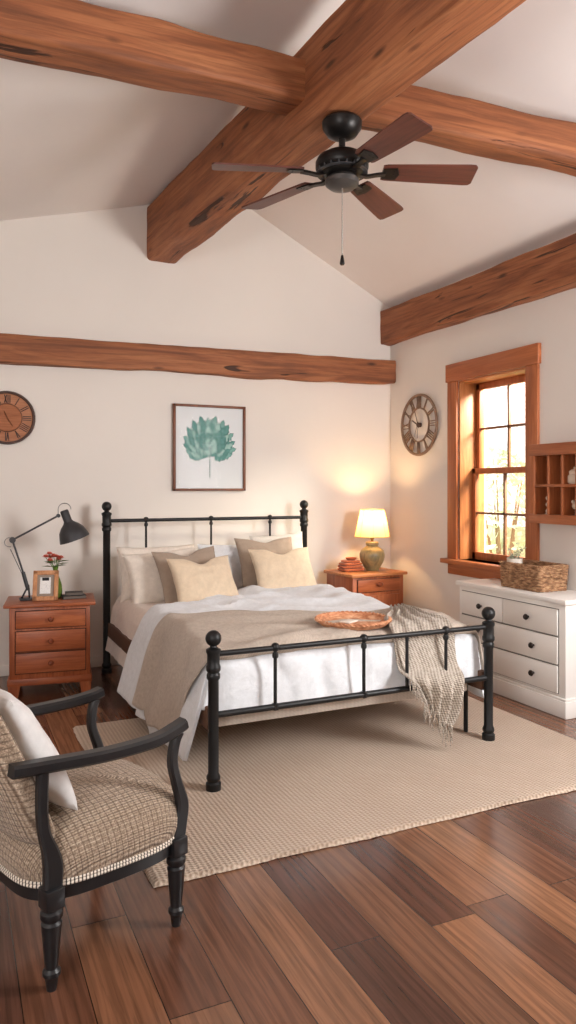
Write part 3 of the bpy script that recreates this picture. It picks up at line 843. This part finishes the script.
# stack of folded clay-coloured cloths
rnd = random.Random(4); zc = .651
for k, (w, d, h, rz) in enumerate(((.20, .15, .026, 5), (.195, .14, .022, -4), (.18, .13, .022, 8), (.15, .11, .018, -6))):
    def fold(u, v, w=w, d=d, h=h, k=k):
        a = 2*PI*u; b = PI*v
        ca, sa = math.cos(a), math.sin(a)
        x = math.copysign(abs(ca)**.35, ca)*w/2*math.sin(b)**.35; y = math.copysign(abs(sa)**.35, sa)*d/2*math.sin(b)**.35
        return (x*(1+.03*nz(a, k)), y*(1+.03*nz(a, k+4)), h/2-h/2*math.copysign(abs(math.cos(b))**.5, math.cos(b)))
    o = obj('folded_cloth', grid(fold, 40, 12, True), clay_cloth)
    o.location = (3.065, 5.375, zc); o.rotation_euler = (0, 0, R(rz)); zc += h+.0005
    tag(o, ['terracotta folded cloth at the bottom of the stack on the right nightstand', 'terracotta folded cloth second from the bottom of the stack on the right nightstand',
            'terracotta folded cloth third from the bottom of the stack on the right nightstand', 'smallest terracotta folded cloth on top of the stack on the right nightstand'][k], 'cloth', 'folded clay-coloured cloths')
o = tag(obj('clay_dish', LT([(0, 0), (.03, 0), (.045, .012), (.047, .022), (.043, .022), (.03, .008), (0, .006)], 24), paint('clay', (170,92,58), .7, bump=.2)), 'small round clay dish on top of the folded cloth stack', 'dish'); o.location = (3.07, 5.375, zc)

# ------------------------------------------------------------------ dresser
dz = thing('dresser', 'white painted chest of drawers with dark round knobs below the window', 'dresser', (3.43, 3.685, 0))
DX, DY, DH = .165, .49, .695        # half depth (x), half length (y)
obj('cabinet_body', BX(-DX, DX+.018, -DY, DY, .09, DH-.028, .004), white_paint, dz)
obj('dresser_top', BX(-DX-.022, DX+.018, -DY-.02, DY+.02, DH-.03, DH, .006), white_paint, dz)
bm = BX(-DX-.018, DX+.018, -DY-.018, DY+.018, 0, .10, .006); box(bm, -DX-.012, DX+.018, -DY-.012, DY+.012, .098, .115, .006)
obj('plinth', bm, white_paint, dz)
knob_dark = paint('knob_dark', (40,30,26), .35, .4)
def drawer(y0, y1, z0, z1, knobs):
    d = obj('drawer', BX(-DX-.012, -DX+.01, y0, y1, z0, z1, .003), white_paint, dz)
    obj('drawer_shadow_gap', BX(-DX-.003, -DX+.008, y0-.004, y1+.004, z0-.004, z1+.004), gap_grey, d, smooth=False)
    for ky in knobs:
        obj('knob', LT([(.007, 0), (.007, .012), (.017, .018), (.019, .025), (.014, .033), (0, .035)], 18, Matrix.Translation((-DX-.011, ky, (z0+z1)/2)) @ Matrix.Rotation(-PI/2, 4, 'Y')), knob_dark, d)
gap_grey = paint('drawer_gap_grey', (96,90,86), .8)
fy0, fy1, mid = -DY+.055, DY-.035, .035
drawer(fy0, mid-.004, .475, .630, [(fy0+mid)/2]); drawer(mid+.004, fy1, .475, .630, [(fy1+mid)/2])
drawer(fy0, fy1, .305, .465, [fy0+.19, fy1-.19]); drawer(fy0, fy1, .135, .295, [fy0+.19, fy1-.19])

# basket
bk = thing('wicker_basket', 'brown woven rectangular wicker basket on the white dresser', 'basket', (3.452, 3.655, DH+.001))
def rrect(t, hx_, hy_, r):
    per = [(hx_, -hy_+r), (hx_, hy_-r)], [(hx_-r, hy_), (-hx_+r, hy_)], [(-hx_, hy_-r), (-hx_, -hy_+r)], [(-hx_+r, -hy_), (hx_-r, -hy_)]
    L = [2*hy_-2*r, PI*r/2, 2*hx_-2*r, PI*r/2]*2; tot = sum(L); s = (t % 1)*tot
    cs = [(hx_-r, hy_-r, 0), (-hx_+r, hy_-r, PI/2), (-hx_+r, -hy_+r, PI), (hx_-r, -hy_+r, 1.5*PI)]
    for k in range(4):
        if s < L[2*k]:
            a, b = per[k]; f = s/L[2*k]; p = (a[0]+(b[0]-a[0])*f, a[1]+(b[1]-a[1])*f)
            n = ((1,0), (0,1), (-1,0), (0,-1))[k]; return p, n
        s -= L[2*k]
        if s < L[2*k+1]:
            cx, cy, a0 = cs[k]; a = a0+s/L[2*k+1]*PI/2; return (cx+r*math.cos(a), cy+r*math.sin(a)), (math.cos(a), math.sin(a))
        s -= L[2*k+1]
    return (hx_, -hy_+r), (1, 0)
HXb, HYb, HB = .112, .178, .150
bm = bmesh.new()
for lay in range(15):
    z = .007+lay*.0102; fl = 1+.05*z/HB; ph = lay*PI
    pts_ = []
    for k in range(181):
        t = k/180; p, n = rrect(t, HXb*fl, HYb*fl, .022); w = .0042*math.sin(t*2*PI*30+ph)
        pts_.append((p[0]+n[0]*w, p[1]+n[1]*w, z+.0012*nz(t*30, lay)))
    tube(bm, pts_, .0064, 6, cap=False)
obj('woven_side', bm, wicker, bk)
bm = bmesh.new()
for q in range(2):
    pts_ = []
    for k in range(241):
        t = k/240; p, n = rrect(t, HXb*1.05, HYb*1.05, .022); w = .006*math.sin(t*2*PI*40+q*PI)
        pts_.append((p[0]+n[0]*w, p[1]+n[1]*w, HB+.007+.006*math.cos(t*2*PI*40+q*PI)))
    tube(bm, pts_, .0062, 6, cap=False)
obj('braided_rim', bm, wicker, bk)
obj('basket_floor', BX(-HXb, HXb, -HYb, HYb, .002, .009), wicker, bk, smooth=False)
bm = bmesh.new()
for lay in range(11): tube(bm, [(-HXb+.22*k/20, .02+.004*math.sin(k*1.6+lay*PI), .012+lay*.0115) for k in range(21)], .006, 6)
obj('divider', bm, wicker, bk)
for yy in (-.06, .075):
    obj('strap', BX(-HXb*1.05-.010, -HXb*1.05+.004, yy-.012, yy+.012, .07, HB+.016, .003), wicker, bk)
obj('handle', TB([(-.045, -HYb*1.05-.004, HB-.03), (-.04, -HYb*1.05-.018, HB-.05), (0, -HYb*1.05-.022, HB-.058), (.04, -HYb*1.05-.018, HB-.05), (.045, -HYb*1.05-.004, HB-.03)], .006, 8), wicker, bk)

# pale plant in the basket
pl = thing('potted_plant', 'pale green leafy plant in a milky pot inside the wicker basket', 'plant', (3.402, 3.772, DH+.011))
obj('pot', LT([(0, 0), (.042, 0), (.048, .01), (.050, .17), (.052, .178), (.046, .178), (.042, .16), (0, .16)], 28), paint('milky_ceramic', (226,216,204), .35), pl)
pale_leaf = paint('pale_leaf', (176,178,156), .6, vary=.12, vscale=30)
bm = bmesh.new(); rnd = random.Random(21); bs = bmesh.new()
for k in range(9):
    a = k*2.4; r = .02+.03*rnd.random(); H = rnd.uniform(.22, .32)-.9*r
    tip = Vector((r*1.2*math.cos(a), r*1.2*math.sin(a), H)); base = Vector((.01*math.cos(a), .01*math.sin(a), .138))
    tube(bs, [base, base.lerp(tip, .5)+Vector((0, 0, .01)), tip], [.0022, .002, .0014], 6)
    for q in range(7):
        f = .25+.75*q/6; c = base.lerp(tip, f); aa = q*2.3+k; d = Vector((math.cos(aa), math.sin(aa), .35)).normalized(); s = d.cross(Vector((0,0,1))).normalized(); L = rnd.uniform(.022, .034)
        ring = [bm.verts.new(c+d*(L*(1-math.cos(PI*j/4))/2)+s*(L*.36*math.sin(PI*j/4)*sd)) for sd in (1, -1) for j in ((0,1,2,3,4) if sd == 1 else (3,2,1))]
        bm.faces.new(ring)
obj('leaf', bm, pale_leaf, pl, smooth=False); obj('stem', bs, pale_leaf, pl)

# ------------------------------------------------------------------ cubby shelf on the right wall
cb = thing('cubby_shelf', 'small wooden wall cubby with square compartments right of the window', 'shelf', (XR, 3.31, 1.12))
CD, CY0, CY1, CH = .15, -.39, .40, .515
obj('shelf_back', BX(-.012, -.001, CY0, CY1, 0, CH), stand_wood['Y'], cb, smooth=False)
obj('side_panel', BX(-CD, -.001, CY1-.045, CY1, 0, CH, .003), trim_wood['Z'], cb); obj('side_panel', BX(-CD, -.001, CY0, CY0+.045, 0, CH, .003), trim_wood['Z'], cb)
obj('top_panel', BX(-CD-.004, -.001, CY0-.004, CY1+.004, CH-.075, CH, .004), trim_wood['Y'], cb)
obj('bottom_panel', BX(-CD-.004, -.001, CY0-.004, CY1+.004, 0, .06, .004), trim_wood['Y'], cb)
obj('shelf_board', BX(-CD+.002, -.001, CY0+.045, CY1-.045, .236, .254, .002), trim_wood['Y'], cb)
iy0, iy1 = CY0+.045, CY1-.045; nc = 6; cw = (iy1-iy0)/nc
for k in range(1, nc): obj('divider', BX(-CD+.003, -.001, iy0+cw*k-.008, iy0+cw*k+.008, .06, CH-.075, .002), trim_wood['Z'], cb)
def cell(i, row): # i counted from the window side
    return (XR-.095, 3.31+iy1-cw*(i+.5), 1.12+(.0605 if row == 0 else .2545))
cream_cer = paint('cream_ceramic', (214,196,176), .5)
c = cell(2, 1)
jr = thing('lidded_jar', 'small cream lidded jar in an upper compartment of the wall cubby', 'jar', c)
obj('jar_body', LT([(0, 0), (.034, 0), (.042, .012), (.042, .05), (.032, .062), (0, .064)], 24), cream_cer, jr); obj('lid', LT([(0, .063), (.034, .063), (.036, .078), (.02, .092), (.008, .095), (.010, .106), (0, .11)], 20), cream_cer, jr)
c = cell(0, 0)
fg = tag(obj('beaded_ornament', LT([(0, 0), (.02, 0), (.02, .006)]+[(.0105+.006*math.sin(k*PI/3.0), .01+.007*k) for k in range(16)]+[(0, .125)], 16), cream_cer), 'slim beaded cream ornament in the lower compartment nearest the window', 'ornament'); fg.location = (c[0], c[1]-.008, c[2])
c = cell(2, 0)
bd = thing('bird_figurine', 'tiny pale bird figurine in a lower compartment of the wall cubby', 'figurine', c, R(60))
bm = grid(lambda u, v: (.034*math.cos(PI*v)*-1, .016*math.sin(PI*v)**.8*math.cos(2*PI*u), .05+.02*math.sin(PI*v)**.8*math.sin(2*PI*u)+.012*v), 16, 12, True); lathe(bm, ball(.013, 0, 8), 12, Matrix.Translation((.033, 0, .082))); tube(bm, [(.042, 0, .082), (.056, 0, .08)], [.005, .001], 6)
tube(bm, [(-.03, 0, .055), (-.065, 0, .062)], [.008, .004], 8)
obj('body', bm, cream_cer, bd); obj('stand', TB([(0, 0, .0), (0, 0, .004), (0, 0, .0041), (0, 0, .035)], [.016, .016, .003, .003], 10), dark_metal, bd)

# ------------------------------------------------------------------ wall clocks
NUM = ['XII', 'I', 'II', 'III', 'IIII', 'V', 'VI', 'VII', 'VIII', 'IX', 'X', 'XI']
def numeral(bm, s, r0, r1, ang, t, y0, y1, wl):
    """roman numeral standing radially between r0 and r1; face in local XZ, thickness along -Y"""
    strokes = []; x = 0
    for ch in s:
        if ch == 'I': strokes.append(((x, 0), (x, 1))); x += wl
        elif ch == 'V': strokes += [((x, 1), (x+wl*.6, 0)), ((x+wl*1.2, 1), (x+wl*.6, 0))]; x += wl*1.75
        else: strokes += [((x, 1), (x+wl*1.2, 0)), ((x+wl*1.2, 1), (x, 0))]; x += wl*1.85
    xs = [p[0] for st in strokes for p in st]; c = (min(xs)+max(xs))/2
    u = Vector((math.sin(ang), 0, math.cos(ang))); v = Vector((math.cos(ang), 0, -math.sin(ang)))
    for a, b in strokes:
        P = u*(r0+(r1-r0)*a[1])+v*(a[0]-c); Q = u*(r0+(r1-r0)*b[1])+v*(b[0]-c)
        d = (Q-P).normalized(); n = Vector((d.z, 0, -d.x))*t/2
        q = [P+n, Q+n, Q-n, P-n]
        A = [bm.verts.new((p.x, y0, p.z)) for p in q]; B = [bm.verts.new((p.x, y1, p.z)) for p in q]
        bm.faces.new(A); bm.faces.new(B[::-1])
        for i in range(4): bm.faces.new((A[i], A[(i+1)%4], B[(i+1)%4], B[i]))
RX = Matrix.Rotation(PI/2, 4, 'X')
def hand(bm, ang, L, t, y0, y1):
    numeral(bm, 'I', -.03, L, ang, t, y0, y1, .01)
# left clock: solid wooden dial
ck = thing('wall_clock', 'round brown wooden wall clock with roman numerals at the left edge of the back wall', 'clock', (.368, YB, 1.855))
rim_brown = paint('clock_rim', (66,38,26), .5)
bm = LT([(.173, .002), (.190, .002), (.193, .02), (.188, .03), (.176, .03), (.173, .022), (.173, .002)], 56, RX, cap=False); obj('rim', bm, rim_brown, ck)
obj('dial', LT([(0, .002), (.176, .002), (.176, .018), (0, .018)], 56, RX), wood('clock_dial', (146,92,62), (176,118,84), (196,140,104), 'X', 1.5, .6), ck)
obj('center_disc', LT([(0, .018), (.095, .018), (.099, .022), (.095, .026), (0, .026)], 48, RX), wood('clock_center', (134,78,46), (160,98,62), (176,112,74), 'X', 2, .6), ck)
bm = bmesh.new()
for k, s in enumerate(NUM): numeral(bm, s, .106, .165, k*PI/6, .007, -.020, -.017, .013)
tube(bm, [(.101*math.cos(2*PI*k/60), -.019, .101*math.sin(2*PI*k/60)) for k in range(61)], .0022, 6)
obj('numerals', bm, rim_brown, ck)
bm = bmesh.new(); hand(bm, R(-25), .05, .005, -.030, -.027); hand(bm, R(150), .07, .004, -.032, -.029); obj('hand', bm, wood('clock_hand', (112,62,36), (130,76,46), (146,90,58), 'X', 2), ck)
# right clock: open skeleton
ck = thing('wall_clock', 'large open-frame roman numeral wall clock left of the window', 'clock', (XR, 5.15, 1.885), R(-90))
cl_br = paint('clock_bronze', (132,106,88), .55, .2, .15, 20)
obj('outer_ring', LT([(.243, .012), (.262, .012), (.264, .02), (.262, .028), (.243, .028), (.241, .02), (.243, .012)], 64, RX, cap=False), cl_br, ck)
obj('inner_ring', LT([(.137, .013), (.148, .013), (.148, .025), (.137, .025), (.137, .013)], 56, RX, cap=False), cl_br, ck)
for o_ in ck.children:
    pass
bm = bmesh.new()
for k, s in enumerate(NUM): numeral(bm, s, .146, .246, k*PI/6, .0065, -.026, -.015, .019)
obj('numerals', bm, cl_br, ck)
bm = bmesh.new(); hand(bm, R(-22), .13, .006, -.030, -.027); hand(bm, R(-62), .09, .011, -.034, -.031); hand(bm, R(205), .12, .004, -.036, -.034); hand(bm, R(178), .115, .004, -.036, -.034)
obj('hand', bm, rim_brown, ck)
obj('hub', LT([(0, .002), (.02, .002), (.02, .03), (.014, .036), (0, .037)], 24, RX), rim_brown, ck)

# ------------------------------------------------------------------ framed leaf picture
pc = thing('framed_picture', 'framed botanical print of a teal leafy sprig above the bed', 'picture', (1.895, YB, 1.672))
PW, PH, ft = .305, .345, .02
walnut = wood('frame_walnut', (92,52,36), (122,74,52), (138,90,66), 'Z', 2, .45)
bm = bmesh.new()
for b in ((-PW, -PW+ft, -PH, PH), (PW-ft, PW, -PH, PH), (-PW, PW, -PH, -PH+ft), (-PW, PW, PH-ft, PH)): box(bm, b[0], b[1], -.034, -.002, b[2], b[3], .003)
obj('frame', bm, walnut, pc)
obj('backing_paper', BX(-PW+.01, PW-.01, -.015, -.004, -PH+.01, PH-.01), paint('art_paper', (222,226,228), .8, vary=.02), pc, smooth=False)
teals = [paint('teal_%s' % n, c, .8, vary=.12, vscale=40) for n, c in (('pale', (156,194,186)), ('soft', (126,174,166)), ('mid', (96,150,142)), ('deep', (66,120,114)))]
bm = bmesh.new(); rnd = random.Random(8); cnt = 0
def leafpoly(cx, cz, ang, L, Wd, y, mi):
    u = (math.sin(ang), math.cos(ang)); v = (u[1], -u[0]); pts_ = []
    for sd in (1, -1):
        for j in (range(0, 16) if sd == 1 else range(16, 0, -1)):
            f = j/16; w = Wd*math.sin(PI*f**.8)*(1+.28*math.sin(f*25))
            pts_.append((cx+u[0]*L*f+v[0]*w*sd, cz+u[1]*L*f+v[1]*w*sd))
    f = bm.faces.new([bm.verts.new((px, y, pz)) for px, pz in pts_]); f.material_index = mi
ox, oz = .0, -.10
y = -.0155
for ring_, (n, rr_, L_) in enumerate(((15, 1.0, .12), (13, .82, .11), (11, .62, .10), (8, .42, .09), (5, .24, .08))):
    for k in range(n):
        a = R(-128)+R(256)*(k+.5*(ring_ % 2))/(n-.5)
        ez = .225 if math.cos(a) > 0 else .17
        tip = Vector((math.sin(a)*.225*rr_*(1+.06*rnd.uniform(-1, 1)), .035+math.cos(a)*ez*rr_*(1+.08*rnd.uniform(-1, 1))))
        d = (tip-Vector((0, -.085))); ang = math.atan2(d.x, d.y)+rnd.uniform(-.12, .12)
        c = tip-Vector((math.sin(ang), math.cos(ang)))*L_
        y -= .00006
        leafpoly(c.x, c.y, ang, L_*1.04, .030, y, 3); y -= .00005
        leafpoly(c.x, c.y, ang, L_, .025, y, rnd.choice(([1,2], [0,2], [1,0,2], [0,2], [1,0])[ring_]))
f = bm.faces.new([bm.verts.new(p) for p in ((ox-.004, -.0156, -.235), (ox+.004, -.0156, -.235), (ox+.004, -.0156, -.06), (ox-.004, -.0156, -.06))]); f.material_index = 3
bmesh.ops.triangulate(bm, faces=bm.faces)
obj('leaf_print', bm, teals, pc, smooth=False)
obj('glazing', BX(-PW+.012, PW-.012, -.026, -.024, -PH+.012, PH-.012), glass_material('picture_glass', (1,1,1,1), .008), pc, smooth=False)

# ------------------------------------------------------------------ ceiling fan
FX, FY, FZ = 1.715, 3.09, 3.125
fan = thing('ceiling_fan', 'dark bronze ceiling fan with five brown blades and pull chain hung from the beam', 'fan', (FX, FY, FZ))
obj('canopy', LT([(0, .0), (.088, .0), (.097, -.012), (.094, -.04), (.072, -.072), (.035, -.09), (0, -.092)], 36), bronze, fan)
obj('downrod', LT([(.016, -.085), (.016, -.15)], 16), bronze, fan)
obj('motor_housing', LT([(0, -.14), (.03, -.14), (.04, -.152), (.085, -.165), (.118, -.185), (.128, -.205), (.128, -.232), (.118, -.245), (.10, -.262), (.075, -.272), (.0, -.272)], 44), bronze, fan)
bm = LT([(.09, -.258), (.124, -.258), (.124, -.253), (.09, -.253), (.09, -.258)], 40, cap=False)
for k in range(20):
    a = 2*PI*k/20; box(bm, .098, .124, -.004, .004, -.257, -.238, .002, 1, Matrix.Rotation(a, 4, 'Z'))
obj('vent_ring', bm, dark_metal, fan)
obj('switch_housing', LT([(0, -.270), (.062, -.270), (.07, -.278), (.082, -.29), (.08, -.312), (.06, -.328), (.02, -.338), (0, -.339)], 36), paint('cap_grey', (74,70,68), .4, .4), fan)
blade_wood = wood('blade_wood', (66,34,28), (94,50,40), (112,62,48), 'X', 1.3, .42, bump=.06)
T0 = R(24.8)
def fan_dir(img_deg): # angle in (right, depth) of the view at the photo's heading -> world angle
    return R(img_deg)-T0
for a_, bs_ in ((4, .98), (60, .97), (135, 1), (185, .94), (301, .86)):
    a = fan_dir(a_)
    M = Matrix.Rotation(a, 4, 'Z')
    bm = bmesh.new(); out = []
    L0, L1 = .20, .665
    for (x, w) in ((L0, .050), (L0+.02, .056), (.42, .066), (L1-.04, .074), (L1-.012, .072), (L1, .058)): out.append((x, -w))
    for (x, w) in ((L1, .058), (L1-.012, .072), (L1-.04, .074), (.42, .066), (L0+.02, .056), (L0, .050)): out.append((x, w))
    Mp = Matrix.Rotation(R(-13), 4, 'X')
    prism(bm, out, -.004, .004, Mp)
    bl = obj('blade', bm, blade_wood, fan, angle=30); bl.matrix_local = Matrix.Translation((0, 0, -.246)) @ M @ Matrix.Diagonal((bs_, 1, 1, 1))
    bm = bmesh.new()
    sweep_rect(bm, spline([(.07, 0, -.012), (.12, 0, -.022), (.17, 0, -.014), (.215, 0, -.008)], 4), .012, .034, (0, 1, 0))
    prism(bm, [(.20, -.034), (.27, -.042), (.285, 0), (.27, .042), (.20, .034)], -.0105, -.0045, Mp)
    for yy in (-.022, 0, .022): lathe(bm, [(0, -.0125), (.005, -.012), (.005, -.010)], 8, Mp @ Matrix.Translation((.255, yy, 0)))
    obj('blade_bracket', bm, bronze, bl)
bm = TB([(-.01, -.02, -.325), (-.01, -.02, -.66)], .0022, 6)
for k in range(42): lathe(bm, ball(.0032, -.33-k*.0078, 4), 6, Matrix.Translation((-.01, -.02, 0)))
obj('pull_chain', bm, steel, fan)
obj('pull_knob', LT([(0, -.655), (.006, -.66), (.011, -.69), (.012, -.70), (.008, -.706), (0, -.707)], 14, Matrix.Translation((-.01, -.02, 0))), bronze, fan)

# ------------------------------------------------------------------ armchair
ch = thing('armchair', 'black wooden armchair with tweed checked seat and open curved arms at front left', 'armchair', (.359, 2.343, 0), R(20))
HXc, HYc = .205, .235
def leg(x, y, top):
    pr = [(.0, 0), (.013, 0), (.016, .02), (.018, .035), (.024, .042), (.024, .052), (.017, .060), (.019, .075), (.027, top-.055), (.028, top-.045), (.022, top-.038), (.030, top-.028), (.030, top-.014), (.024, top-.008), (.024, top)]
    bm = LT(pr, 24)
    for v in bm.verts:      # shallow flutes on the taper
        if .07 < v.co.z < top-.05:
            a = math.atan2(v.co.y, v.co.x); k = 1-.07*(.5+.5*math.cos(a*12)); v.co.x *= k; v.co.y *= k
    box(bm, -.027, .027, -.027, .027, top-.004, top+.052, .005)
    o = obj('leg', bm, black_wood, ch); o.location = (x, y, 0)
TL = .225
for sx in (-1, 1):
    for sy in (-1, 1): leg(sx*HXc, sy*HYc, TL)
# outline of the seat (rounded, bowed)
def outline(t, grow=0.0):
    a = 2*PI*t; ca, sa = math.cos(a), math.sin(a); e = .42
    x = math.copysign(abs(ca)**e, ca)*(.235+grow); y = math.copysign(abs(sa)**e, sa)*(.225+grow)
    y *= 1+.06*(x/.235) ; 
    y += math.copysign(.018*(1-(x/.25)**2), sa)*abs(sa)**2
    x += .035*(1-(y/.26)**2)*max(0, ca)
    return x-.005, y
bm = bmesh.new()
n = 72; prf = [(.008, .225), (.014, .229), (.014, .262), (.006, .268), (-.03, .268), (-.03, .225)]
rr = [[bm.verts.new((*outline(k/n, g_), z)) for k in range(n)] for g_, z in prf]
for i in range(len(prf)):
    for k in range(n):
        j = (i+1) % len(prf); bm.faces.new((rr[i][k], rr[i][(k+1)%n], rr[j][(k+1)%n], rr[j][k]))
obj('seat_rail', bm, black_wood, ch)
tw_seat = tweed_material('tweed_seat', (0, 1)); tw_back = tweed_material('tweed_back', (2, 1))
bm = bmesh.new()
prof = [(.012, .268), (.020, .285), (.026, .31), (.025, .335), (.018, .362), (.004, .388), (-.02, .410), (-.06, .430), (-.11, .443), (-.16, .449), (-.20, .450)]
rr = []
for g_, z in prof: rr.append([bm.verts.new((*outline(k/n, g_), z+.004*nz(k*.3, z*9))) for k in range(n)])
for i in range(len(prof)-1):
    for k in range(n): bm.faces.new((rr[i][k], rr[i][(k+1)%n], rr[i+1][(k+1)%n], rr[i+1][k]))
bm.faces.new(rr[-1])
obj('seat', bm, tw_seat, ch, angle=80)
# gimp trim with dark stitches
g = NT('gimp_trim'); x, y_, z = g.sep(g.obj())
an = g.math('ARCTAN2', y_, x)
st = g.math('SINE', g.math('MULTIPLY', an, 170))
g.bsdf(g.ramp(g.math('ADD', g.math('MULTIPLY', st, .5), .5), [(.35, lin((222,212,198))), (.62, lin((222,212,198))), (.75, lin((70,60,54)))]), .8)
bm = bmesh.new()
for zz in (.270, .279): tube(bm, [(*outline(k/160, .0175), zz) for k in range(161)], .005, 6, cap=False)
obj('gimp_trim', bm, g.m, ch)
for sy in (-1, 1):
    # front arm support: S curve
    s = (0, 1, 0)
    pts_ = spline([(HXc, sy*HYc, .25), (HXc+.012, sy*HYc, .31), (HXc+.022, sy*HYc, .37), (HXc+.002, sy*HYc, .44), (HXc-.018, sy*(HYc+.006), .51), (HXc-.012, sy*(HYc+.01), .57), (HXc+.002, sy*(HYc+.012), .60)], 6)
    wd = [.050+(.030-.050)*sm((p.z-.27)/.2) for p in pts_]
    obj('front_post', sweep_rect(bmesh.new(), pts_, wd, .030, s), black_wood, ch)
    pts_ = spline([(-HXc, sy*HYc, .25), (-HXc+.004, sy*HYc, .32), (-HXc-.004, sy*HYc, .37), (-HXc-.022, sy*HYc, .43), (-HXc-.030, sy*(HYc+.004), .50), (-HXc-.030, sy*(HYc+.008), .595)], 6)
    wd = [.052+(.030-.052)*sm((p.z-.32)/.12) for p in pts_]
    obj('rear_post', sweep_rect(bmesh.new(), pts_, wd, .030, s), black_wood, ch)
    pts_ = spline([(-HXc-.115, sy*(HYc+.004), .619), (-HXc-.03, sy*(HYc+.010), .612), (-.06, sy*(HYc+.030), .603), (.10, sy*(HYc+.030), .602), (HXc-.02, sy*(HYc+.016), .612), (HXc+.022, sy*(HYc+.010), .622)], 7)
    obj('armrest', sweep_rect(bmesh.new(), pts_, .034, .046, s), black_wood, ch)
# padded back: leaning slab
BA = R(21)
def backp(u, v):
    a = 2*PI*u; ca, sa = math.cos(a), math.sin(a)
    # cross-section: thickness along local x, width along y
    th_ = .052*(1-.0*v); wv = .215+.012*math.sin(PI*v)
    cap_ = (1-max(0, (v-.9)/.1)**2)**.5 if v > .9 else (1-max(0, (.08-v)/.08)**2)**.5
    cap_ = max(.02, cap_)
    x = math.copysign(abs(ca)**.55, ca)*th_*cap_; y = math.copysign(abs(sa)**.4, sa)*wv*(.9+.1*cap_)
    h = .62*v
    bend = -.05*v*v
    return (-.222+x-math.sin(BA)*h+bend+.012*(1-(y/.23)**2)*0-.03*(y/.23)**2*-1, y, .37+math.cos(BA)*h)
obj('backrest', grid(backp, 56, 40, True), tw_back, ch, angle=80)
# cushion on the chair
cM = ch.matrix_basis.copy()
cM = Matrix.Translation(ch.location) @ Matrix.Rotation(R(20), 4, 'Z')
loc = cM @ Vector((-.205, -.015, .615))
cu = pillow('throw_pillow', fabric('white_cushion', (222,220,219), big=.1, weave=1600), .37, .40, .13, loc, R(29), R(20)+PI/2, 'white square cushion leaning on the tweed armchair back', 'cushion', 12, .0, roll=R(0))

# ------------------------------------------------------------------ light, world, camera
w = bpy.data.worlds.new('sky'); SC.world = w; w.use_nodes = True
bg = w.node_tree.nodes['Background']; bg.inputs[0].default_value = (1.0, .985, .965, 1); bg.inputs[1].default_value = 2.6
def area(name, loc, target, size, size_y, power, color):
    l = bpy.data.lights.new(name, 'AREA'); l.shape = 'RECTANGLE'; l.size = size; l.size_y = size_y; l.energy = power; l.color = color
    o = bpy.data.objects.new(name, l); COL.objects.link(o); o.location = loc
    o.rotation_euler = (Vector(target)-Vector(loc)).to_track_quat('-Z', 'Y').to_euler(); return o
area('assumed_right_light', (3.45, .9, 1.8), (.5, 5.2, 1.7), .9, 1.2, 150, (1, .985, .975))  # assumed unseen source at right front; bare lamp inside the room, no window built
area('left_fill_light', (-1.6, -.2, 1.7), (2.4, 3.6, 3.0), 1.0, 1.3, 95, (1, .985, .975))  # fill lamp added to brighten the ceiling and right wall; not a window
area('sun_window_light', (5.3, 2.7, 3.1), (3.6, 4.5, 1.1), 1.0, 1.0, 900, (1, .87, .68))
l = bpy.data.lights.new('bulb_light', 'POINT'); l.energy = 18; l.color = (1, .61, .28); l.shadow_soft_size = .03
o = bpy.data.objects.new('bulb_light', l); COL.objects.link(o); o.location = (3.26, 5.345, .651+.385+.04)

cam = bpy.data.cameras.new('camera'); co = bpy.data.objects.new('camera', cam); COL.objects.link(co)
co.location = (0, 0, 1.35); co.rotation_euler = (PI/2, 0, -R(24.8))
cam.sensor_width = 36; cam.lens = 730/1024*36; cam.shift_y = -24/1024
cam.clip_start = .02
SC.camera = co
SC.view_settings.view_transform = 'Standard'
SC.view_settings.look = 'None'
SC.view_settings.exposure = 0.0
SC.view_settings.gamma = 1.0
SC.cycles.use_denoising = True
SC.cycles.max_bounces = 10
SC.cycles.diffuse_bounces = 6
SC.cycles.sample_clamp_indirect = 6
